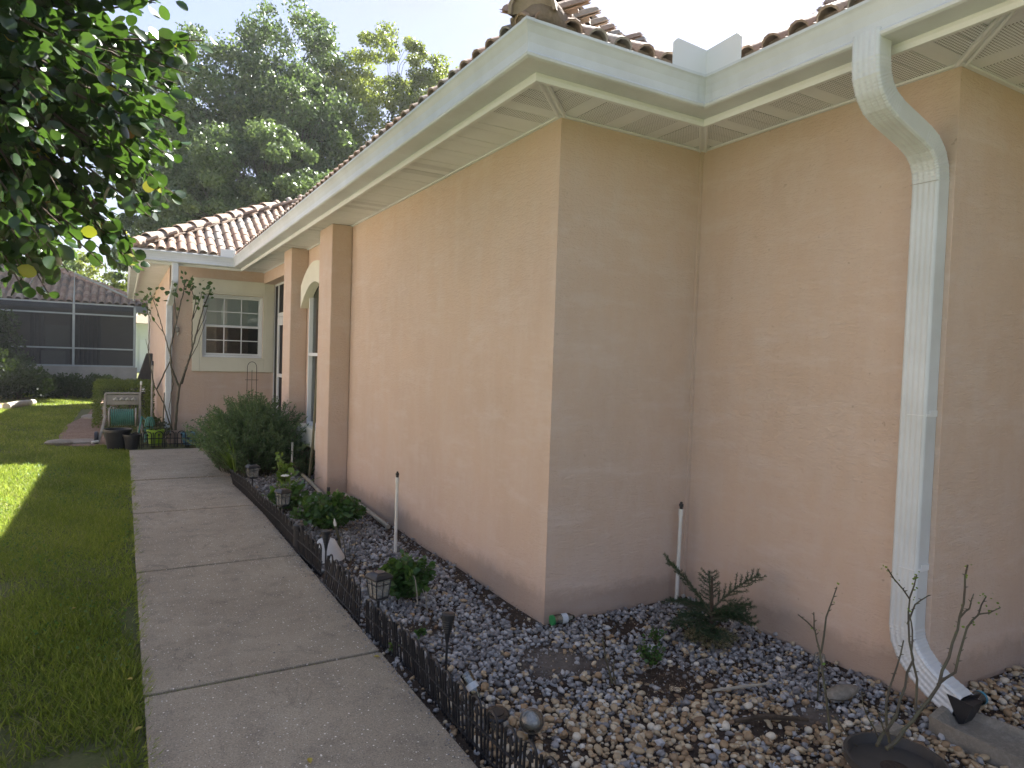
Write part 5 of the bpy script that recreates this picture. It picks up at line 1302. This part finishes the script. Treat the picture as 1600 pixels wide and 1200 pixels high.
leafy('weed', 'small weed growing at the walk edge by a slab joint', (1.235, 3.35, -.01), 9, .06, .04, 4, .020, SHRUB, 84, 'weed', .75)

# little pine
pine = thing('little_pine', 'little dark green pine with upswept arms in front of the inner corner', 'pine', (2.90, 2.70, 0)); PB = Vector((2.90, 2.70, 0))
mb = MB(); mb.tube([(0, 0, -.03), (.01, 0, .15), (0, 0, .36)], [.014, .011, .006], 7); mb.build('trunk', BARK, pine, True)
twigm = MB(); NP = []; ND = []; NT = []
def needles(a_, b_, r_, n, tv):
    a_, b_ = np.array(a_), np.array(b_); d = b_-a_; L_ = np.linalg.norm(d)+1e-9
    s_ = rng.uniform(0, 1, n); v = rv(n); v -= (v@(d/L_))[:, None]*(d/L_); NP.append(a_+d*s_[:, None]+v*.001); ND.append(v*1.0+d/L_*.75); NT.append(np.clip(tv+rng.normal(0, .12, n), 0, 1))
def pbranch(a_, b_, lift, nb, bl, tv=.45):
    a_, b_ = Vector(a_), Vector(b_); m_ = (a_+b_)/2+Vector((0, 0, lift)); Q = [a_*(1-s_)**2+m_*2*s_*(1-s_)+b_*s_*s_ for s_ in [k/8 for k in range(9)]]
    twigm.tube(Q, [.006-.0005*k for k in range(9)], 5, False)
    for k in range(8): needles(Q[k], Q[k+1], .012, 60, tv)
    for k in range(nb):
        s_ = .15+.85*k/nb; p = a_*(1-s_)**2+m_*2*s_*(1-s_)+b_*s_*s_; t_ = ((m_-a_)*(1-s_)+(b_-m_)*s_).normalized(); sd = t_.cross(Vector((0, 0, 1))).normalized()*(1 if k % 2 else -1)
        l_ = bl*(1-.45*abs(s_-.45))*random.uniform(.8, 1.15); e = p+(sd*.8+t_*.65+Vector((0, 0, random.uniform(-.12, .15)))).normalized()*l_; mid = p.lerp(e, .5)+Vector((0, 0, -.006))
        twigm.tube([p, mid, e], [.003, .0025, .0015], 4, False); needles(p, mid, .01, 34, tv); needles(mid, e, .01, 38, tv+.06)
T3 = lambda px, py, yy: tuple(at(px, py, 1, yy)-PB)
pbranch((0, 0, .16), T3(1043, 875, 2.86), .03, 16, .10)
pbranch((0, 0, .17), T3(1186, 898, 2.60), .045, 15, .11)
pbranch((0, 0, .20), T3(1108, 893, 2.85), .0, 14, .085)
pbranch((0, 0, .14), T3(1172, 945, 2.55), .05, 12, .09)
for k in range(20):
    a_ = k*2.4+.5; L_ = random.uniform(.17, .26); z = .05+.10*(k % 4)/3
    pbranch((0, 0, z), (L_*math.cos(a_), L_*math.sin(a_), z+random.uniform(-.01, .08)), .045, 9, .075, .4 if z > .07 else .55)
for k in range(12):
    a_ = k*.52; L_ = random.uniform(.11, .17); pbranch((0, 0, .03), (L_*math.cos(a_), L_*math.sin(a_), .02), .03, 5, .06, .93)
twigm.build('branches', STEM, pine)
P_, D_, T_ = np.concatenate(NP), np.concatenate(ND), np.concatenate(NT); n = len(P_)
link('needles', scatter('needles', DIA_V, DIA_F, along(D_, rng.uniform(0, 6.3, n)), np.stack([np.full(n, .0040), rng.uniform(.011, .018, n), np.full(n, .004)], 1), P_, T_, NEEDLE), pine)

# thorny canes
def canes(name, label, base, chains, r0_, mat=CANE, leaves=None, cat='rose bush', lsize=.02, thorn=True, lt=.6):
    t = thing(name, label, cat, base); B_ = Vector(base); mb = MB(); th = MB(); LP = []
    for ch in chains:
        pts = [Vector(p)-B_ for p in ch['p']]; r_ = ch.get('r', r0_); Q = [pts[0]]
        for a_, b_ in zip(pts[:-1], pts[1:]):
            n_ = max(2, int((b_-a_).length/.05))
            for k in range(1, n_+1): Q.append(a_.lerp(b_, k/n_)+Vector([random.gauss(0, .0025) for _ in range(3)]))
        N2 = len(Q); mb.tube(Q, [r_*(1-.6*k/N2) for k in range(N2)], 6)
        if thorn:
            for k in range(1, N2-1):
                for _ in range(2):
                    if random.random() < .8:
                        a_ = random.uniform(0, 6.28); v = Vector((math.cos(a_), math.sin(a_)*.7, .25)); p = Q[k].lerp(Q[k+1], random.random()); th.tube([p, p+v*random.uniform(.013, .020)], [.0032, .0006], 3, False)
        if ch.get('leaf'):
            for k in range(ch['leaf']): LP.append(Q[-1-int(random.random()**2*min(6, N2-1))]+Vector([random.gauss(0, lsize*.8) for _ in range(3)]))
    mb.build('canes', mat, t, True)
    if th.f: tag(th.build('thorns', mat, t), kind='stuff')
    if LP:
        n = len(LP); d = rv(n); d[:, 2] = np.abs(d[:, 2])*.6
        link('leaves', scatter('leaves', LEAF_V, LEAF_F, along(d, rng.uniform(0, 6.3, n)), rng.uniform(.6, 1.3, n)*lsize, np.array([list(p) for p in LP]), np.clip(rng.normal(lt, .2, n), 0, 1), leaves or STRAPL), t)
    return t
def C(pp, y0, y1, **k):
    m = len(pp); return dict(p=[at(px, py, 1, y0+(y1-y0)*i/max(1, m-1)) for i, (px, py) in enumerate(pp)], **k)
# pot at the bottom edge: centre, then canes rising out of it
PC = Vector((2.43, 1.36, .0))
pt_ = thing('black_pot', 'large round black pot of soil at the bottom edge below the thorny canes', 'plant pot', PC)
mb = MB(); mb.lathe([(.105, 0), (.155, .13), (.170, .135), (.172, .165), (.160, .166), (.152, .13), (.02, .125)], n=36); mb.build('pot_wall', simple('dusty_black_plastic', (.035, .032, .03), (.055, .05, .045), 12, .6, .1), pt_, True)
mb = MB(); mb.lathe([(.001, .128), (.08, .125), (.152, .122)], n=24, cap=False); mb.build('soil', SOIL, pt_, True)
canes('thorny_rose', 'tall bare thorny canes growing out of the black pot before the downspout', PC+Vector((0, 0, .12)), [
    C([(1370, 1165), (1400, 1115), (1425, 1030), (1418, 975), (1421, 935), (1388, 890)], 1.36, 1.52, r=.006, leaf=16),
    C([(1418, 975), (1430, 945), (1450, 930)], 1.50, 1.55, r=.004),
    C([(1421, 935), (1433, 898)], 1.50, 1.5, r=.0035, leaf=12),
    C([(1385, 1170), (1438, 1110), (1465, 1070), (1497, 985), (1508, 920), (1512, 882)], 1.30, 1.30, r=.007, leaf=10),
    C([(1465, 1070), (1490, 1050), (1512, 980), (1528, 960), (1540, 932)], 1.32, 1.28, r=.0052, leaf=14),
    C([(1528, 960), (1545, 958), (1562, 948)], 1.28, 1.26, r=.0035, leaf=12),
    C([(1500, 965), (1515, 950), (1522, 928)], 1.30, 1.30, r=.0035),
    C([(1390, 1160), (1385, 1100), (1395, 1060), (1412, 1000)], 1.40, 1.45, r=.005),
    C([(1375, 1160), (1355, 1120), (1345, 1080)], 1.38, 1.40, r=.003),
    C([(1430, 1110), (1432, 1060), (1424, 1020), (1425, 985), (1421, 960)], 1.40, 1.5, r=.0055),
    C([(1395, 1170), (1380, 1140), (1372, 1110)], 1.30, 1.30, r=.003)], .006, lsize=.0115)
canes('thorny_rose', 'thin green thorny cane rising from the blue gravel left of the black pot', at(1296, 1130, 1, 1.62), [
    C([(1296, 1140), (1288, 1060), (1283, 1020), (1272, 985), (1248, 960)], 1.60, 1.72, r=.005, leaf=3),
    C([(1283, 1020), (1292, 965), (1308, 918)], 1.68, 1.70, r=.0042, leaf=5),
    C([(1272, 985), (1272, 958)], 1.70, 1.7, r=.003),
    C([(1305, 1120), (1325, 1150), (1340, 1165)], 1.60, 1.50, r=.004)], .005, lsize=.012)
canes('dead_cane', 'short dead brown cane standing beside the seedling with yellow top', at(955, 1070, 2, 0), [
    C([(957, 1068), (948, 1030), (941, 995)], 2.50, 2.52, r=.006), C([(962, 1068), (958, 1050), (960, 1030)], 2.50, 2.52, r=.005)], .005, thorn=False, mat=STEM, cat='twig')
canes('dead_cane', 'pale forked dead twigs right of the round shrub', at(672, 952, 2, 0), [
    C([(668, 955), (666, 930), (678, 912)], 3.85, 3.85, r=.005), C([(652, 945), (650, 915), (648, 900)], 3.85, 3.85, r=.004), C([(668, 940), (660, 920)], 3.85, 3.85, r=.003)], .004, thorn=False, mat=PVCOLD, cat='twig')
canes('dead_cane', 'thin dark stalks behind the gravel, right of the low shrub', at(548, 880, 2, 0), [
    C([(548, 880), (546, 850), (550, 815)], 4.95, 4.95, r=.003), C([(540, 875), (536, 840), (530, 815)], 5.0, 5.0, r=.003), C([(555, 870), (556, 835)], 5.0, 5.0, r=.0025)], .003, thorn=False, mat=STEM, cat='twig')
# back rose trees against the wing
YB = 12.45
canes('climbing_rose', 'tall leafy topped rose with bare branching stems between the downspout and window', at(272, 672, 1, YB), [
    C([(274, 672), (276, 640), (280, 605), (296, 560), (306, 525), (318, 480), (330, 452)], YB, YB-.05, r=.020, leaf=14),
    C([(280, 605), (268, 575), (266, 545), (276, 500), (286, 460), (290, 440)], YB, YB-.05, r=.016, leaf=26),
    C([(284, 600), (300, 545), (300, 500), (306, 470), (296, 445)], YB, YB-.05, r=.014, leaf=14),
    C([(276, 500), (272, 460), (270, 452)], YB, YB, r=.009, leaf=12),
    C([(300, 500), (312, 470), (316, 455)], YB, YB, r=.008, leaf=8), C([(306, 525), (318, 500), (325, 478)], YB, YB, r=.007), C([(289, 575), (308, 540), (322, 500)], YB, YB, r=.008)], .012, leaves=SHRUB, lsize=.085, thorn=False, lt=.25)
canes('climbing_rose', 'spindly rose reaching over the lit side wall left of the downspout', at(262, 672, 1, YB), [
    C([(268, 672), (256, 630), (240, 600), (232, 550), (234, 500), (226, 462)], YB, YB, r=.011, leaf=14),
    C([(245, 608), (258, 580), (268, 560), (256, 520), (244, 480), (236, 460)], YB, YB, r=.012, leaf=10),
    C([(266, 560), (270, 600), (264, 640), (270, 672)], YB, YB, r=.010), C([(256, 520), (240, 500), (232, 480)], YB, YB, r=.006, leaf=6), C([(232, 550), (228, 530)], YB, YB, r=.005)], .008, leaves=SHRUB, lsize=.080, thorn=False, lt=.2)

# ------------------------------------------------------------------ odds and ends in the gravel
def bottle(label, a_, b_, r_, capm, liquid, lab_):
    a_, b_ = Vector(a_), Vector(b_); L_ = (b_-a_).length; t = thing('glass_bottle', label, 'bottle', a_); q = (b_-a_).to_track_quat('Z', 'Y').to_matrix().to_4x4()
    mb = MB(); mb.lathe([(r_*.5, 0), (r_*.96, .006), (r_, L_*.12), (r_, L_*.58), (r_*.9, L_*.68), (r_*.52, L_*.82), (r_*.45, L_*.90)], n=20); mb.xf(q); mb.build('glass', liquid, t, True)
    mb = MB(); mb.lathe([(r_*.52, L_*.90), (r_*.55, L_), (r_*.3, L_+.002)], n=16); mb.xf(q); mb.build('cap', capm, t, True)
    if lab_:
        mb = MB(); mb.lathe([(r_*1.012, L_*.20), (r_*1.012, L_*.46)], n=22, cap=False); mb.xf(q); mb.build('label', lab_, t, True)
    return t
def jar_(label, a_, b_, r_, capm, body, lab_):
    a_, b_ = Vector(a_), Vector(b_); L_ = (b_-a_).length; t = thing('plastic_bottle', label, 'bottle', a_); q = (b_-a_).to_track_quat('Z', 'Y').to_matrix().to_4x4()
    mb = MB(); mb.lathe([(r_*.4, 0), (r_*.55, L_*.10), (r_*.95, L_*.22), (r_, L_*.3), (r_, L_*.90), (r_*.9, L_*.905)], n=20); mb.xf(q); mb.build('body', body, t, True)
    mb = MB(); mb.lathe([(r_*1.03, L_*.905), (r_*1.03, L_*.99), (r_*.8, L_)], n=20); mb.xf(q); mb.build('base', capm, t, True)
    mb = MB(); mb.lathe([(r_*1.015, L_*.34), (r_*1.015, L_*.58)], n=22, cap=False); mb.xf(q); mb.build('label', lab_, t, True)
LAB = simple('faded_label', (.62, .66, .68), (.45, .50, .55), 60, .5)
jar_('clear bottle with green end and white label lying at the foot of the wall corner', (2.345, 3.245, .035), (2.19, 3.255, .035), .029, simple('green_cap', (.03, .26, .08), (.03, .2, .06), 9, .3), CLEARG, LAB)
jar_('clear bottle with blue end and white label lying by the downspout mouth', (3.36, 1.60, .03), (3.535, 1.60, .03), .032, simple('blue_cap', (.05, .30, .42), (.05, .25, .35), 9, .3), CLEARG, LAB)
jar_('clear bottle with printed wrap standing tilted behind the nearest fence', (1.41, 2.66, .02), (1.38, 2.74, .105), .027, CLEARG, CLEARG, LAB)
t = thing('glass_globe_light', 'crackled glass globe on a stake at the bottom edge behind the fence', 'globe light', (1.47, 2.30, 0))
mb = MB(); V, F = ico(3, 4, .015, (.052, .052, .050)); mb.add([(x, y, z+.075) for x, y, z in V], F); mb.build('globe', glass('crackle_glass', (.72, .74, .71), .16, .42), t, True)
mb = MB(); V, F = ico(2, 4, .25, (.034, .034, .033)); mb.add([(x, y, z+.075) for x, y, z in V], F); mb.build('inner_crackle', simple('crackle_core', (.38, .38, .35), (.16, .155, .14), 60, .3, .6, 80, .01), t, True)
mb = MB(); mb.tube([(0, 0, -.05), (0, 0, .028)], [.008, .016], 10); mb.build('stake', BLACKP, t, True)
t = thing('black_disc', 'glossy black oval disc lying on pebbles behind the fence', 'disc', (1.40, 2.47, .035)); t.rotation_euler = (.05, -.1, .3)
mb = MB(); mb.lathe([(.042, -.012), (.054, -.004), (.056, .003), (.050, .011), (.01, .014)], n=28); mb.build('shell', simple('gloss_black', (.015, .016, .018), (.02, .02, .024), 9, .18), t, True)
mb = MB(); mb.lathe([(.03, .0135), (.031, .0155), (.005, .016)], n=24); mb.build('button', BLACKP, t, True)
t = thing('plastic_globe_light', 'hazy clear plastic bulb light on a thin stem near the right wall', 'globe light', (2.86, 1.98, .0))
mb = MB(); mb.lathe([(.004, .155), (.018, .165), (.026, .19), (.022, .215), (.004, .225)], n=16); mb.build('bulb', glass('hazy_plastic', (.72, .74, .76), .10, .3), t, True)
mb = MB(); mb.tube([(0, 0, -.03), (0, 0, .158)], .0035, 6); mb.build('stem', STEM, t, True)
# concrete splash block
sb = thing('splash_block', 'grey concrete splash trough under the downspout at the right edge', 'splash block', (3.16, 1.60, 0), 0)
ax = Vector((.16, -1, 0)).normalized(); sd = Vector((-ax.y, ax.x, 0)); mb = MB(); V = []; m = 13; nl_ = 9
def sbp(u_, v_, und=False):
    wd = .115+.055*u_; y_ = (v_*2-1); rim = 1 if abs(y_) > .80 else 0; end = u_ < .10
    z = .062-.022*u_ if (rim or end) else .012-.006*u_+.02*y_*y_
    if u_ < .10: wd *= .80+.2*u_/.10
    return ax*(u_*.68)+sd*(wd*y_)+Vector((0, 0, -.02 if und else z))
us = [0, .04, .10, .16, .3, .5, .7, .85, 1]; vs = [0, .05, .10, .14, .25, .4, .5, .6, .75, .86, .90, .95, 1]
V = [sbp(u_, v_) for u_ in us for v_ in vs]+[sbp(u_, v_, True) for u_ in us for v_ in vs]; K = len(us)*m; F = []
for i in range(len(us)-1):
    for j in range(m-1): a_ = i*m+j; F += [(a_, a_+m, a_+m+1, a_+1), (K+a_, K+a_+1, K+a_+m+1, K+a_+m)]
    F += [(i*m, K+i*m, K+i*m+m, i*m+m), (i*m+m-1, i*m+2*m-1, K+i*m+2*m-1, K+i*m+m-1)]
for j in range(m-1): F += [(j, j+1, K+j+1, K+j), ((len(us)-1)*m+j+1, (len(us)-1)*m+j, K+(len(us)-1)*m+j, K+(len(us)-1)*m+j+1)]
mb.add(V, F); o = mb.build('trough', SPLASH, sb, True)
mb = MB(); mb.box(2.78, 2.90, 1.60, 1.66, .0, .045); mb.build('broken_brick', SPLASH); tag(bpy.data.objects['broken_brick'], 'pale broken brick piece behind the black pot rim', 'brick')
t = thing('dark_flap', 'dark torn flap of plastic over the downspout mouth', 'flap', (3.27, 1.53, .0)); mb = MB()
mb.add([(-.06, .03, .02), (.05, .02, .03), (.07, -.02, .13), (.0, 0, .125), (-.05, .02, .09), (-.06, .035, .02), (.05, .025, .03), (.07, -.015, .13), (.0, .005, .125), (-.05, .025, .09)], [(0, 1, 2, 3, 4), (9, 8, 7, 6, 5), (0, 5, 6, 1), (1, 6, 7, 2), (2, 7, 8, 3), (3, 8, 9, 4), (4, 9, 5, 0)]); mb.build('sheet', BLACKP, t)
V, F = ico(2, 9, .2, (.10, .045, .03)); mb = MB(); mb.add([(x+2.98, y+1.93, z+.03) for x, y, z in V], F); tag(mb.build('lump_of_rock', SPLASH, None, True), 'pale lumpy rock against the right wall', 'rock')
mb = MB(); mb.tube([(2.42, 2.22, .03), (2.55, 2.17, .04), (2.72, 2.14, .035)], [.006, .008, .005], 6); tag(mb.build('wood_sliver', PVCOLD, None, True), 'pale wood sliver on dark soil below the little pine', 'stick')
mb = MB(); mb.tube([(2.30, 1.98, .03), (2.42, 1.92, .05), (2.60, 1.84, .03)], [.010, .014, .008], 6); tag(mb.build('root_piece', BARK, None, True), 'brown root piece in the dug soil near the bottom', 'stick')
# fallen leaves
for k, (x, y, z, lab) in enumerate(((.63, 2.52, .004, 'fallen yellow leaf on the nearest walk slab'), (1.16, 3.28, .004, 'fallen yellow leaf on the walk by the fence foot'), (-.22, 4.6, .03, 'fallen yellow leaf on the lawn'), (.03, 3.5, .03, 'pale fallen leaf at the lawn edge'), (.055, 3.0, .03, 'small pale fallen leaf at the lawn edge, nearer one'))):
    mb = MB(); mb.add([(a_*.030, b_*.034, abs(c_)*.10+.002+.005*abs(a_)) for a_, b_, c_ in LEAF_V], LEAF_F); me = mb.mesh('fallen_leaf', simple('yellow_leaf', (.42, .34, .05), (.30, .22, .05), 60, .6) if k == 0 else bpy.data.materials['yellow_leaf'], True)
    tag(link('fallen_leaf', me, None, (x, y, z), (0, 0, k*1.3)), lab, 'leaf')
# fine debris on the walk and along its edges
n = 1500; x = np.where(rng.uniform(size=n) < .75, 1.19-np.abs(rng.normal(0, .035, n)), rng.uniform(.12, 1.18, n)); y = rng.uniform(1.5, 9, n)
keep = rng.uniform(size=n) < np.where(x < 1.05, .35, 1); x, y = x[keep], y[keep]; n = len(x); V, F = ico(1, 2, .3, (1, .8, .5))
me = scatter('walk_grit', V, F, basis(rv(n), rng.uniform(0, 6, n)), rng.uniform(.0015, .0050, n), np.stack([x, y, np.full(n, .002)], 1), np.where(rng.uniform(size=n) < .5, .02, .3), STONE)
tag(link('walk_grit', me, sw), kind='stuff')

# ------------------------------------------------------------------ thin humid air
hm = bpy.data.materials.new('haze'); hm.use_nodes = True; ht = hm.node_tree; ht.nodes.clear()
hv = ht.nodes.new('ShaderNodeVolumePrincipled'); hv.inputs['Density'].default_value = .00045; hv.inputs['Color'].default_value = (.93, .96, 1, 1); hv.inputs['Anisotropy'].default_value = .25
ho = ht.nodes.new('ShaderNodeOutputMaterial'); ht.links.new(hv.outputs[0], ho.inputs['Volume'])
mb = MB(); mb.box(-320, 320, -320, 320, -1.2, 22); tag(mb.build('haze', hm), kind='stuff')
